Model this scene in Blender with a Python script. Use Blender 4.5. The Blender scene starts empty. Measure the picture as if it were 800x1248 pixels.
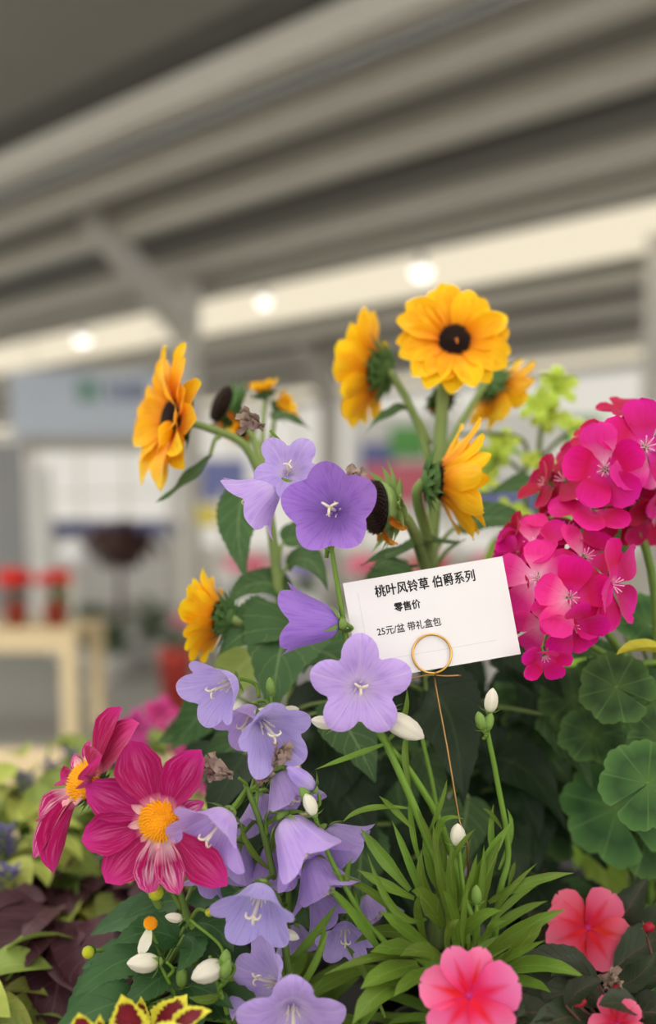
import bpy, math, random
from mathutils import Vector, Matrix, Quaternion
random.seed(7)
SC = bpy.context.scene
COL = SC.collection
PI = math.pi

# ------------------------------------------------------------------ camera
F = 1100.0                 # focal length in pixels of the 800x1248 frame
PX, PY = 400.0, 748.0      # principal point
PITCH = -math.atan((PY - 650.0) / F)   # horizon at row 650: the camera looks slightly down
CAM = Vector((0, 0, 1.33))
cd = bpy.data.cameras.new('camera')
cam = bpy.data.objects.new('camera', cd); COL.objects.link(cam)
cd.sensor_fit = 'HORIZONTAL'; cd.sensor_width = 36.0; cd.lens = F / 800 * 36
cd.shift_y = (PY - 624.0) / 800.0
cd.clip_start = 0.01; cd.clip_end = 200
cam.location = CAM; cam.rotation_euler = (PI / 2 + PITCH, 0, 0)
cd.dof.use_dof = True; cd.dof.focus_distance = 0.497; cd.dof.aperture_fstop = 3.9
SC.camera = cam
AX_R = Vector((1, 0, 0)); AX_F = Vector((0, math.cos(PITCH), math.sin(PITCH))); AX_U = Vector((0, -math.sin(PITCH), math.cos(PITCH)))

# ------------------------------------------------------------------ world, exposure
w = bpy.data.worlds.new('world'); SC.world = w; w.use_nodes = True
wb = w.node_tree.nodes['Background']; wb.inputs[0].default_value = (1.0, 0.985, 0.955, 1); wb.inputs[1].default_value = 3.0
SC.view_settings.view_transform = 'Standard'; SC.view_settings.look = 'None'
SC.view_settings.exposure = 0.0 ; SC.view_settings.gamma = 1.0; SC.view_settings.use_curve_mapping = False
SKY_STRENGTH = 3.6         # daylight through the roof glazing

def P(px, py, d):          # a pixel of the photograph at depth d
    return CAM + AX_F * d + AX_R * ((px - PX) / F * d) - AX_U * ((py - PY) / F * d)
def PZ(px, py, z):         # a pixel on the horizontal plane z
    v = AX_F + AX_R * ((px - PX) / F) - AX_U * ((py - PY) / F)
    return CAM + v * ((z - CAM.z) / v.z)
def D(r, u, t):            # right, up, towards the viewer
    return (AX_R * r + AX_U * u - AX_F * t).normalized()

# ------------------------------------------------------------------ mesh helpers
def lin(c):
    return tuple((x / 255 / 12.92 if x / 255 <= .04045 else ((x / 255 + .055) / 1.055) ** 2.4) for x in c) + (1.0,)
def mk(name, V, Fc, mat, UV=None, smooth=True):
    m = bpy.data.meshes.new(name)
    m.from_pydata([tuple(v) for v in V], [], Fc); m.update()
    if UV:
        l = m.uv_layers.new(name='uv')
        li = [0] * len(m.loops); m.loops.foreach_get('vertex_index', li)
        fl = []
        for i in li: fl += UV[i]
        l.data.foreach_set('uv', fl)
    if smooth: m.polygons.foreach_set('use_smooth', [True] * len(m.polygons))
    if mat: m.materials.append(mat)
    return m
def ob(name, mesh, parent=None, M=None):
    o = bpy.data.objects.new(name, mesh); COL.objects.link(o)
    if parent: o.parent = parent
    if M is not None: o.matrix_basis = M
    return o
def tag(o, label, cat, group=None):
    o['label'] = label; o['category'] = cat
    if group: o['group'] = group
    return o
def thing(name, label, cat, loc, group=None):
    o = ob(name, None); o.location = loc; o.empty_display_size = .05
    return tag(o, label, cat, group)
def struct(name, mesh, M=None, parent=None):
    o = ob(name, mesh, parent, M)
    if not parent: o['kind'] = 'structure'
    return o
def T(v): return Matrix.Translation(Vector(v))
def part(root, name, mesh, at):        # mesh built about the world point `at`
    return ob(name, mesh, root, T(Vector(at) - root.location))
def partM(root, name, mesh, M):        # mesh placed with a world matrix
    return ob(name, mesh, root, T(-root.location) @ M)

def interp(tab, t):
    if t <= tab[0][0]: return tab[0][1]
    for (a, x), (b, y) in zip(tab, tab[1:]):
        if t <= b:
            k = (t - a) / (b - a); k = k * k * (3 - 2 * k) * .5 + k * .5
            return x + (y - x) * k
    return tab[-1][1]
def bez(p0, p1, p2, t): return p0 * (1 - t) ** 2 + p1 * 2 * t * (1 - t) + p2 * t * t
def frame(axis, roll=0.0, up=None):    # local Z = axis, local Y = up as far as possible
    z = axis.normalized(); up = up or AX_U
    y = up - z * up.dot(z)
    if y.length < .05: y = AX_F - z * AX_F.dot(z)
    y.normalize(); x = y.cross(z)
    M = Matrix((x, y, z)).transposed()
    return (M @ Matrix.Rotation(roll, 3, 'Z')).to_4x4()

def ribbon(p0, p1, p2, hint, W, prof, nl=10, nw=6, cup=0., ruf=0., rn=3, serr=None, notch=0., warp=1., mat=None, name='leaf', seed=0, twist=0.):
    """a blade along a quadratic curve, about p0"""
    p0, p1, p2 = Vector(p0), Vector(p1), Vector(p2); hint = Vector(hint)
    r = random.Random(seed); ph = r.uniform(0, 6.28); ph2 = r.uniform(0, 6.28)
    V, Fc, UV = [], [], []
    L = (p2 - p0).length
    for i in range(nl + 1):
        s = i / nl; t = 1 - (1 - s) ** warp
        c = bez(p0, p1, p2, t); tg = ((p1 - p0) * (1 - t) + (p2 - p1) * t).normalized()
        n = hint - tg * hint.dot(tg); n.normalize()
        if twist: n = Quaternion(tg, twist * t) @ n
        sd = tg.cross(n); wd = W / 2 * interp(prof, t)
        if serr: wd *= 1 + serr[1] * ((i % 2) * 2 - 1) if 0 < i < nl else 1
        for j in range(nw + 1):
            a = j / nw * 2 - 1
            z = cup * wd * (a * a - .3) + ruf * L * math.sin(rn * 2 * PI * t + ph + a * 1.2) * abs(a) + ruf * .5 * L * math.sin(ph2 + t * 4) * a
            y = -notch * L * max(0, t - .75) * 4 * math.exp(-(a / .35) ** 2)
            V.append(c - p0 + sd * (a * wd) + n * z + tg * y); UV.append((j / nw, t))
    for i in range(nl):
        for j in range(nw):
            q = i * (nw + 1) + j; Fc.append((q, q + 1, q + nw + 2, q + nw + 1))
    return mk(name, V, Fc, mat, UV)

def catmull(pts, n=5):
    pts = [Vector(p) for p in pts]; q = [pts[0] * 2 - pts[1]] + pts + [pts[-1] * 2 - pts[-2]]; out = []
    for i in range(1, len(q) - 2):
        for k in range(n):
            t = k / n; a, b, c, d = q[i - 1], q[i], q[i + 1], q[i + 2]
            out.append(.5 * ((2 * b) + (c - a) * t + (2 * a - 5 * b + 4 * c - d) * t * t + (3 * b - a - 3 * c + d) * t ** 3))
    out.append(pts[-1]); return out
def tube(pts, r0, r1, mat, name='stem', n=7, sm=5, org=None, closed=False):
    P_ = catmull(pts, sm) if sm > 1 else [Vector(p) for p in pts]
    o = Vector(org) if org is not None else P_[0].copy(); V, Fc, UV = [], [], []
    nrm = None
    for i, p in enumerate(P_):
        tg = (P_[min(i + 1, len(P_) - 1)] - P_[max(i - 1, 0)]).normalized()
        if nrm is None: nrm = tg.orthogonal().normalized()
        nrm = (nrm - tg * nrm.dot(tg)).normalized(); bn = tg.cross(nrm)
        t = i / (len(P_) - 1); r = r0 + (r1 - r0) * t
        for k in range(n):
            a = 2 * PI * k / n; V.append(p - o + (nrm * math.cos(a) + bn * math.sin(a)) * r); UV.append((k / n, t))
    for i in range(len(P_) - 1):
        for k in range(n):
            Fc.append((i * n + k, i * n + (k + 1) % n, (i + 1) * n + (k + 1) % n, (i + 1) * n + k))
    Fc.append(tuple(range(n))[::-1]); Fc.append(tuple((len(P_) - 1) * n + k for k in range(n)))
    return mk(name, V, Fc, mat, UV), o
def stem(root, pts, r0, r1, mat, name='stem', n=7):
    m, o = tube(pts, r0, r1, mat, name, n); return part(root, name, m, o)
def lathe(prof, mat, name, n=24, pleat=0., pn=5, smooth=True):
    V, Fc, UV = [], [], []
    for i, (r, z) in enumerate(prof):
        for k in range(n):
            a = 2 * PI * k / n; rr = r * (1 + pleat * math.cos(pn * a))
            V.append((rr * math.cos(a), rr * math.sin(a), z)); UV.append((k / n, i / (len(prof) - 1)))
    for i in range(len(prof) - 1):
        for k in range(n):
            Fc.append((i * n + k, i * n + (k + 1) % n, (i + 1) * n + (k + 1) % n, (i + 1) * n + k))
    Fc.append(tuple(range(n))[::-1]); Fc.append(tuple((len(prof) - 1) * n + k for k in range(n)))
    return mk(name, V, Fc, mat, UV, smooth)
def boxm(sx, sy, sz, mat, name='box', bev=0.0):
    import bmesh
    bm = bmesh.new(); bmesh.ops.create_cube(bm, size=1)
    bmesh.ops.scale(bm, vec=(sx, sy, sz), verts=bm.verts)
    if bev: bmesh.ops.bevel(bm, geom=bm.edges[:], offset=bev, segments=2, affect='EDGES')
    m = bpy.data.meshes.new(name); bm.to_mesh(m); bm.free()
    if mat: m.materials.append(mat)
    return m
def beam(a, b, w_, h_, mat, name='beam'):   # box from a to b
    a, b = Vector(a), Vector(b); L = (b - a).length
    m = boxm(w_, h_, L, mat, name)
    return m, T((a + b) / 2) @ frame((b - a), 0, Vector((0, 0, 1)))
def joinm(name, meshes, mat=None):
    V, Fc, mi, mats = [], [], [], []
    for m, M in meshes:
        o = len(V); V += [M @ v.co for v in m.vertices]
        for p in m.polygons:
            Fc.append([i + o for i in p.vertices])
            mt = m.materials[p.material_index] if len(m.materials) else None
            if mt not in mats: mats.append(mt)
            mi.append(mats.index(mt))
    r = bpy.data.meshes.new(name); r.from_pydata([tuple(v) for v in V], [], Fc); r.update()
    for mt in mats: r.materials.append(mt)
    r.polygons.foreach_set('material_index', mi); r.polygons.foreach_set('use_smooth', [True] * len(Fc))
    return r

# ------------------------------------------------------------------ materials
def nodes(name):
    m = bpy.data.materials.new(name); m.use_nodes = True; nt = m.node_tree; nt.nodes.clear()
    return m, nt, nt.nodes.new('ShaderNodeOutputMaterial')
def N(nt, t, **k):
    n = nt.nodes.new(t)
    for a, v in k.items(): setattr(n, a, v)
    return n
def math_(nt, op, a, b=None, c=None):
    n = N(nt, 'ShaderNodeMath', operation=op)
    for i, x in enumerate((a, b, c)):
        if x is None: continue
        if isinstance(x, (int, float)): n.inputs[i].default_value = x
        else: nt.links.new(x, n.inputs[i])
    return n.outputs[0]
def mixc(nt, f, a, b, mode='MIX'):
    n = N(nt, 'ShaderNodeMix', data_type='RGBA', blend_type=mode)
    for s, x in ((n.inputs[0], f), (n.inputs[6], a), (n.inputs[7], b)):
        if isinstance(x, (int, float)): s.default_value = x
        elif isinstance(x, tuple): s.default_value = x
        else: nt.links.new(x, s)
    return n.outputs[2]
def ramp(nt, f, stops):
    n = N(nt, 'ShaderNodeValToRGB'); cr = n.color_ramp
    while len(cr.elements) < len(stops): cr.elements.new(.5)
    for e, (p, c) in zip(cr.elements, stops): e.position = p; e.color = c
    nt.links.new(f, n.inputs[0]); return n.outputs[0]
def uvs(nt):
    u = N(nt, 'ShaderNodeUVMap'); s = N(nt, 'ShaderNodeSeparateXYZ'); nt.links.new(u.outputs[0], s.inputs[0])
    return s.outputs[0], s.outputs[1]
def noise(nt, scale, detail=3, vec=None):
    n = N(nt, 'ShaderNodeTexNoise'); n.inputs['Scale'].default_value = scale; n.inputs['Detail'].default_value = detail
    if vec is None:
        tc = N(nt, 'ShaderNodeTexCoord'); vec = tc.outputs['Object']
    nt.links.new(vec, n.inputs['Vector']); return n.outputs['Fac']
def comb(nt, x, y, z=0.0):
    n = N(nt, 'ShaderNodeCombineXYZ')
    for i, v in enumerate((x, y, z)):
        if isinstance(v, (int, float)): n.inputs[i].default_value = v
        else: nt.links.new(v, n.inputs[i])
    return n.outputs[0]
def finish(nt, out, col, rough=.5, trans=.0, bump=None, bstr=.2, bdist=.001, spec=.3, sheen=0., metal=0., coat=0.):
    p = N(nt, 'ShaderNodeBsdfPrincipled')
    if isinstance(col, tuple): p.inputs['Base Color'].default_value = col
    else: nt.links.new(col, p.inputs['Base Color'])
    p.inputs['Roughness'].default_value = rough; p.inputs['Specular IOR Level'].default_value = spec
    p.inputs['Sheen Weight'].default_value = sheen; p.inputs['Metallic'].default_value = metal
    if bump is not None:
        b = N(nt, 'ShaderNodeBump'); b.inputs['Strength'].default_value = bstr; b.inputs['Distance'].default_value = bdist
        nt.links.new(bump, b.inputs['Height']); nt.links.new(b.outputs[0], p.inputs['Normal'])
    sh = p.outputs[0]
    if trans:
        t = N(nt, 'ShaderNodeBsdfTranslucent')
        if isinstance(col, tuple): t.inputs[0].default_value = col
        else: nt.links.new(col, t.inputs[0])
        mx = N(nt, 'ShaderNodeMixShader'); mx.inputs[0].default_value = trans
        nt.links.new(sh, mx.inputs[1]); nt.links.new(t.outputs[0], mx.inputs[2]); sh = mx.outputs[0]
    nt.links.new(sh, out.inputs[0])
def jitter(nt, col, amt=.15):
    oi = N(nt, 'ShaderNodeObjectInfo'); h = N(nt, 'ShaderNodeHueSaturation')
    nt.links.new(col, h.inputs['Color'])
    nt.links.new(math_(nt, 'MULTIPLY_ADD', oi.outputs['Random'], 2 * amt, 1 - amt), h.inputs['Value'])
    nt.links.new(math_(nt, 'MULTIPLY_ADD', oi.outputs['Random'], .02, .49), h.inputs['Hue'])
    return h.outputs[0]
def m_leaf(name, c1, c2, vein, rough=.5, trans=.25, nv=7, jit=.18, vs=.6):
    m, nt, out = nodes(name); u, v = uvs(nt)
    a = math_(nt, 'ABSOLUTE', math_(nt, 'SUBTRACT', u, .5))
    mid = math_(nt, 'LESS_THAN', a, .022)
    sv = math_(nt, 'SINE', math_(nt, 'MULTIPLY', math_(nt, 'SUBTRACT', v, math_(nt, 'MULTIPLY', a, .55)), nv * 2 * PI))
    sv = math_(nt, 'MULTIPLY', math_(nt, 'SUBTRACT', sv, .95), 18.0); sv = N(nt, 'ShaderNodeClamp').outputs[0] if False else math_(nt, 'MAXIMUM', sv, 0.0)
    ve = math_(nt, 'MINIMUM', math_(nt, 'ADD', mid, sv), 1.0)
    n = noise(nt, 70, 4)
    base = mixc(nt, n, lin(c1), lin(c2)); base = jitter(nt, base, jit)
    col = mixc(nt, math_(nt, 'MULTIPLY', ve, vs), base, lin(vein))
    h = math_(nt, 'SUBTRACT', math_(nt, 'MULTIPLY', n, .4), ve)
    finish(nt, out, col, rough, trans, h, .5, .0012); return m
def m_petal(name, stops, streak=None, samt=.4, trans=.35, rough=.55, mid=None, ns=26., jit=.06, edge=None):
    m, nt, out = nodes(name); u, v = uvs(nt)
    n = noise(nt, 1.0, 3, comb(nt, math_(nt, 'MULTIPLY', u, ns), math_(nt, 'MULTIPLY', v, 2.2)))
    col = ramp(nt, v, [(p, lin(c)) for p, c in stops])
    if streak:
        s = math_(nt, 'MULTIPLY', math_(nt, 'MAXIMUM', math_(nt, 'SUBTRACT', n, .5), 0.0), 5.0)
        s = math_(nt, 'MINIMUM', math_(nt, 'MULTIPLY', s, samt), 1.0)
        col = mixc(nt, s, col, lin(streak))
    a = math_(nt, 'ABSOLUTE', math_(nt, 'SUBTRACT', u, .5))
    if mid:
        k = math_(nt, 'MULTIPLY', math_(nt, 'MAXIMUM', math_(nt, 'SUBTRACT', mid[1], math_(nt, 'ADD', a, math_(nt, 'MULTIPLY', v, mid[2]))), 0.0), mid[3])
        col = mixc(nt, math_(nt, 'MINIMUM', k, 1.0), col, lin(mid[0]))
    if edge:
        k = math_(nt, 'MULTIPLY', math_(nt, 'MAXIMUM', math_(nt, 'SUBTRACT', a, .4), 0.0), 7.0)
        col = mixc(nt, math_(nt, 'MINIMUM', k, 1.0), col, lin(edge))
    col = jitter(nt, col, jit)
    finish(nt, out, col, rough, trans, n, .25, .0006, .2, .15); return m
def m_plain(name, c1, c2=None, scale=30, rough=.6, trans=0., metal=0., spec=.3, bstr=.15, bdist=.001):
    m, nt, out = nodes(name); n = noise(nt, scale, 4)
    col = mixc(nt, n, lin(c1), lin(c2 or c1))
    finish(nt, out, col, rough, trans, n, bstr, bdist, spec, 0, metal); return m
def m_emit(name, c, s):
    m, nt, out = nodes(name); e = N(nt, 'ShaderNodeEmission'); e.inputs[0].default_value = lin(c); e.inputs[1].default_value = s
    nt.links.new(e.outputs[0], out.inputs[0]); return m
def m_bell(name, base, deep, light, trans=.35):
    m, nt, out = nodes(name); u, v = uvs(nt)
    ph = math_(nt, 'ABSOLUTE', math_(nt, 'SUBTRACT', math_(nt, 'FRACT', math_(nt, 'MULTIPLY', u, 5.0)), .5))
    midv = math_(nt, 'MULTIPLY', math_(nt, 'MAXIMUM', math_(nt, 'SUBTRACT', .03, ph), 0.0), 30.0)
    n = noise(nt, 1.0, 3, comb(nt, math_(nt, 'MULTIPLY', u, 70.0), math_(nt, 'MULTIPLY', v, 3.0)))
    n2 = noise(nt, 60, 3)
    col = ramp(nt, v, [(.0, lin(deep)), (.22, lin(light)), (.5, lin(base)), (1., lin(base))])
    col = mixc(nt, math_(nt, 'MULTIPLY', math_(nt, 'MAXIMUM', math_(nt, 'SUBTRACT', n, .48), 0.0), 3.0), col, lin(deep))
    col = mixc(nt, math_(nt, 'MULTIPLY', math_(nt, 'MINIMUM', midv, 1.0), .5), col, lin(light))
    col = mixc(nt, math_(nt, 'MULTIPLY', n2, .25), col, lin(deep)); col = jitter(nt, col, .06)
    finish(nt, out, col, .55, trans, math_(nt, 'ADD', n, midv), .3, .0006, .2, .15); return m

M = {}
M['bell'] = m_bell('lavender_petal', (200, 172, 240), (170, 136, 222), (224, 206, 246))
M['bell2'] = m_bell('violet_petal', (176, 130, 224), (142, 92, 200), (172, 132, 220))
M['bell3'] = m_bell('blue_lavender_petal', (194, 176, 240), (164, 142, 222), (214, 202, 246))
M['bell4'] = m_bell('greyed_lavender_petal', (188, 164, 226), (158, 130, 204), (202, 184, 232))
M['cream'] = m_petal('cream_bud', [(0, (206, 214, 168)), (.25, (240, 236, 218)), (1, (246, 240, 230))], (214, 206, 214), .3)
M['pistil'] = m_plain('pistil_cream', (246, 240, 218), (236, 226, 200), 200, .5, .2)
M['bstem'] = m_plain('bellflower_stem', (116, 150, 52), (88, 124, 40), 60, .5, .1)
M['calyx'] = m_plain('calyx_green', (138, 168, 84), (102, 136, 58), 80, .5, .15)
M['bleaf'] = m_leaf('bellflower_leaf', (116, 144, 50), (80, 112, 36), (146, 172, 80), .45, .25, 2, .25, .35)
M['dleaf'] = m_leaf('dahlia_leaf', (62, 98, 54), (42, 76, 40), (100, 134, 86), .45, .2, 6, .25, .35)
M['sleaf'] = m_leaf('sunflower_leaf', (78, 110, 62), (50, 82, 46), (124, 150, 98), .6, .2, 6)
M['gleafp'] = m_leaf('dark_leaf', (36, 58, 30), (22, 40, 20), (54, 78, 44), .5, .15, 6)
M['sstem'] = m_plain('sunflower_stem', (146, 164, 98), (112, 136, 74), 50, .65, .1)
M['sgreen'] = m_plain('sunflower_bract', (98, 134, 72), (66, 100, 50), 120, .7, .12)
M['spale'] = m_plain('pale_sepal', (164, 184, 112), (126, 156, 86), 120, .65, .2)
M['ray'] = m_petal('sunflower_ray', [(0, (226, 118, 4)), (.22, (250, 172, 4)), (.55, (255, 202, 10)), (1, (255, 208, 18))], (238, 146, 2), .5, .35, .5, None, 16.)
M['ray2'] = m_petal('withered_ray', [(0, (190, 90, 10)), (.5, (224, 140, 20)), (1, (236, 160, 30))], (160, 80, 10), .6)
M['sdisc'] = m_plain('sunflower_disc', (52, 26, 16), (24, 12, 8), 300, .75)
M['sdisc2'] = m_plain('disc_inner', (22, 10, 8), (10, 6, 5), 200, .8)
M['dry'] = m_plain('withered_brown', (190, 168, 152), (122, 98, 88), 260, .8, .1)
M['dahlia'] = m_petal('dahlia_petal', [(0, (246, 224, 214)), (.10, (232, 150, 186)), (.22, (172, 6, 92)), (.7, (180, 6, 100)), (1, (212, 40, 146))], (240, 130, 196), .32, .35, .5, None, 22.)
M['dahlia2'] = m_petal('dahlia_petal_pale', [(0, (250, 236, 210)), (.25, (240, 190, 206)), (.5, (192, 20, 112)), (1, (214, 44, 142))], (252, 214, 232), .9, .35, .5, None, 18.)
M['collar'] = m_petal('dahlia_collar', [(0, (250, 240, 214)), (.5, (244, 200, 200)), (1, (226, 120, 170))], (255, 244, 240), .6)
M['pollen'] = m_plain('pollen_yellow', (252, 186, 24), (232, 140, 10), 400, .7)
M['budy'] = m_petal('dahlia_bud', [(0, (138, 168, 40)), (.5, (188, 194, 44)), (1, (220, 206, 60))], (150, 176, 40), .5)
M['ger'] = m_petal('geranium_petal', [(0, (240, 150, 205)), (.14, (224, 40, 156)), (.4, (204, 2, 98)), (.75, (220, 4, 140)), (1, (230, 20, 160))], (190, 2, 76), .35, .35, .5, None, 20.)
M['ger2'] = m_petal('geranium_petal_pink', [(0, (252, 206, 232)), (.3, (248, 130, 190)), (.6, (236, 50, 156)), (1, (238, 44, 164))], (220, 20, 124), .4, .35, .5, None, 20.)
M['ger3'] = m_petal('geranium_petal_red', [(0, (206, 50, 110)), (.3, (178, 2, 62)), (1, (204, 6, 92))], (150, 2, 48), .3, .3, .5, None, 20.)
M['gleaf'] = None
M['gstem'] = m_plain('geranium_stalk', (112, 140, 62), (82, 108, 44), 60, .6)
M['imp'] = m_petal('impatiens_petal', [(0, (216, 6, 70)), (.2, (228, 24, 84)), (.5, (240, 90, 150)), (1, (248, 128, 182))], None, 0, .35, .5, ((236, 14, 56), .3, .33, 6.0))
M['imp2'] = m_petal('impatiens_petal_salmon', [(0, (190, 6, 56)), (.25, (210, 30, 66)), (.55, (228, 84, 120)), (1, (240, 116, 150))], None, 0, .35, .5, ((220, 14, 40), .3, .33, 6.0))
M['impc'] = m_plain('impatiens_eye', (190, 20, 110), (150, 10, 80), 200)
M['ileaf'] = m_leaf('impatiens_leaf', (52, 64, 42), (34, 44, 30), (96, 66, 58), .4, .12, 8)
M['ibud'] = m_plain('impatiens_bud', (196, 40, 62), (140, 24, 44), 120, .5, .2)
M['istem'] = m_plain('impatiens_stem', (84, 52, 46), (58, 48, 36), 60, .5)
M['nic'] = m_bell('lime_petal', (204, 222, 92), (150, 180, 50), (196, 214, 80))
M['nicst'] = m_plain('tobacco_stem', (104, 124, 58), (80, 98, 50), 60, .6)
M['nicleaf'] = m_leaf('lime_leaf', (156, 186, 66), (120, 158, 52), (180, 204, 100), .5, .35, 5)
M['bushl'] = m_leaf('yellow_green_leaf', (198, 204, 104), (156, 168, 78), (210, 214, 130), .55, .3, 5, .3)
M['bushl2'] = m_leaf('olive_leaf', (150, 164, 82), (110, 130, 60), (166, 176, 100), .55, .25, 5, .3)
M['plum'] = m_leaf('plum_leaf', (86, 48, 58), (52, 26, 34), (112, 72, 82), .45, .15, 6, .3)
M['spike'] = m_plain('purple_spike', (110, 100, 150), (78, 70, 118), 200, .7, .15)
M['mag'] = m_petal('magenta_petal', [(0, (170, 30, 110)), (1, (204, 56, 146))], (230, 130, 190), .5)
M['soil'] = m_plain('potting_soil', (44, 32, 24), (22, 16, 12), 120, .95, bstr=.8, bdist=.006)
M['pot'] = m_plain('black_plastic', (26, 26, 27), (20, 20, 21), 20, .45)
M['potred'] = m_plain('red_plastic_pot', (158, 62, 46), (138, 50, 36), 20, .5)
M['redp'] = m_petal('red_petal', [(0, (200, 20, 30)), (1, (236, 40, 46))])
M['pinkp'] = m_petal('pink_petal', [(0, (226, 90, 130)), (1, (240, 140, 170))])
M['viop'] = m_petal('violet_bg_petal', [(0, (130, 110, 190)), (1, (160, 146, 214))])
M['gold'] = m_plain('gold_wire', (214, 170, 92), (198, 150, 76), 60, .28, 0, 1.0, .5, .02)
M['copper'] = m_plain('copper_wire', (176, 140, 92), (140, 108, 70), 60, .35, 0, 1.0, .5, .02)
M['card'] = m_plain('card_paper', (236, 232, 236), (232, 228, 232), 30, .5, .12, 0, .3, .03)
M['ink'] = m_plain('ink_black', (20, 20, 22), None, 20, .6)
M['foldline'] = m_plain('pale_grey_line', (206, 202, 208), None, 20, .6)

def m_round():
    m, nt, out = nodes('geranium_leaf'); u, v = uvs(nt)
    s = math_(nt, 'ABSOLUTE', math_(nt, 'SINE', math_(nt, 'MULTIPLY', u, 8 * PI)))
    ve = math_(nt, 'MULTIPLY', math_(nt, 'MAXIMUM', math_(nt, 'SUBTRACT', .14, s), 0.0), 6.0)
    n = noise(nt, 60, 4); n2 = noise(nt, 400, 2)
    base = ramp(nt, v, [(0, lin((86, 116, 56))), (.42, lin((58, 92, 46))), (.62, lin((42, 72, 38))), (.85, lin((70, 106, 54))), (1, lin((90, 126, 64)))])
    base = mixc(nt, math_(nt, 'MULTIPLY', n, .5), base, lin((60, 92, 40))); base = jitter(nt, base, .2)
    col = mixc(nt, math_(nt, 'MINIMUM', ve, .3), base, lin((116, 150, 82)))
    finish(nt, out, col, .6, .22, math_(nt, 'SUBTRACT', n2, ve), .4, .001); return m
M['gleaf'] = m_round()
M['yleaf'] = m_leaf('yellowing_leaf', (206, 186, 60), (150, 146, 50), (190, 150, 60), .55, .3, 5)
def m_coleus():
    m, nt, out = nodes('coleus_leaf'); u, v = uvs(nt)
    a = math_(nt, 'ABSOLUTE', math_(nt, 'SUBTRACT', u, .5))
    n = noise(nt, 1.0, 3, comb(nt, math_(nt, 'MULTIPLY', u, 9.0), math_(nt, 'MULTIPLY', v, 12.0)))
    e = math_(nt, 'ADD', math_(nt, 'MAXIMUM', math_(nt, 'MULTIPLY', a, 2.0), math_(nt, 'MULTIPLY', math_(nt, 'SUBTRACT', v, .45), 1.75)), math_(nt, 'MULTIPLY', math_(nt, 'SUBTRACT', n, .5), .45))
    col = ramp(nt, e, [(0, lin((128, 22, 40))), (.60, lin((104, 14, 30))), (.68, lin((222, 212, 60))), (1, lin((232, 226, 80)))])
    finish(nt, out, col, .5, .2, n, .4, .001); return m
M['coleus'] = m_coleus()
# the hall
M['ceil'] = m_plain('roof_sheet', (150, 148, 142), (140, 138, 132), 2, .7)
M['ceild'] = m_plain('roof_sheet_dark', (112, 112, 108), (104, 104, 100), 2, .7)
M['steel'] = m_plain('painted_steel', (214, 210, 202), (206, 202, 194), 4, .5)
M['steell'] = m_plain('painted_purlin', (214, 209, 198), (206, 201, 190), 4, .5)
M['wall'] = m_plain('white_wall', (226, 222, 212), (216, 212, 204), 1, .7)
M['floor'] = m_plain('concrete_floor', (168, 166, 162), (148, 147, 143), 1.5, .55)
M['sky'] = m_emit('roof_glazing', (246, 242, 228), SKY_STRENGTH)
M['skyv'] = m_emit('roof_glazing_lamp_strip', (255, 242, 214), .92)
M['poly'] = m_emit('backlit_polycarbonate', (250, 244, 232), .8)
M['lamp'] = m_emit('lamp_glow', (255, 252, 246), 2.4)
M['sign'] = m_plain('pale_blue_sign', (218, 226, 238), (210, 219, 233), 3, .6)
M['signd'] = m_plain('slate_blue_lettering', (120, 124, 160), None, 3, .6)
M['signg'] = m_plain('sea_green_mark', (140, 176, 166), None, 3, .6)
M['wood'] = m_plain('pine_board', (232, 214, 176), (214, 190, 148), 14, .6)
M['stag'] = m_plain('black_staging', (34, 34, 35), (26, 26, 27), 14, .6)  # black picked to stop light bouncing up and keep the plant bases dark
M['woodd'] = m_plain('bench_board', (226, 206, 172), (206, 182, 144), 14, .6)
M['brown'] = m_leaf('brown_foliage', (74, 46, 40), (48, 28, 26), (90, 60, 54), .6, .1, 5, .3)
M['globe'] = m_plain('white_globe', (244, 244, 246), None, 3, .3, .3)
M['bgreen'] = m_leaf('far_foliage', (88, 118, 76), (60, 90, 56), (110, 140, 96), .6, .15, 5, .3)
M['blue'] = m_plain('blue_panel', (120, 126, 176), (108, 114, 166), 3, .6)
M['pinkb'] = m_plain('pink_panel', (222, 120, 136), (206, 100, 120), 3, .6)
M['greenb'] = m_plain('green_panel', (110, 176, 96), (96, 160, 84), 3, .6)
M['redpot'] = m_plain('red_planter', (190, 70, 62), (172, 58, 52), 3, .5)
M['white'] = m_plain('white_laminate', (232, 230, 226), (224, 222, 218), 3, .5)
M['greyp'] = m_plain('grey_laminate', (160, 160, 160), (146, 146, 148), 3, .5)
M['ypan'] = m_plain('yellow_panel', (226, 208, 84), (214, 194, 66), 3, .6)

# ------------------------------------------------------------------ the hall
# hall axes: HA runs along the roof glazing (away to the left), HB across it (away to the right)
ZC = 5.0
q1, q2 = PZ(0, 441, ZC), PZ(790, 281, ZC)
HA = (q1 - q2).normalized(); HB = Vector((HA.y, -HA.x, 0))
if HB.y < 0: HB = -HB
def H(a, b, z): return HA * a + HB * b + Vector((0, 0, z))
HROT = Matrix((HA, HB, Vector((0, 0, 1)))).transposed().to_4x4()
def hbox(name, a0, a1, b0, b1, z0, z1, mat, parent=None):
    m = boxm(a1 - a0, b1 - b0, z1 - z0, mat, name)
    return struct(name, m, T(H((a0 + a1) / 2, (b0 + b1) / 2, (z0 + z1) / 2)) @ HROT, parent)
BB = 20.0; A0, A1, B0 = -16.0, 34.0, -9.0
fl = hbox('floor', A0, A1, B0, BB, -.1, 0, M['floor'])
wb_ = hbox('wall_back', A0, A1, BB, BB + .2, 0, .8, M['wall'])      # sill, then backlit greenhouse sheeting
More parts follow.
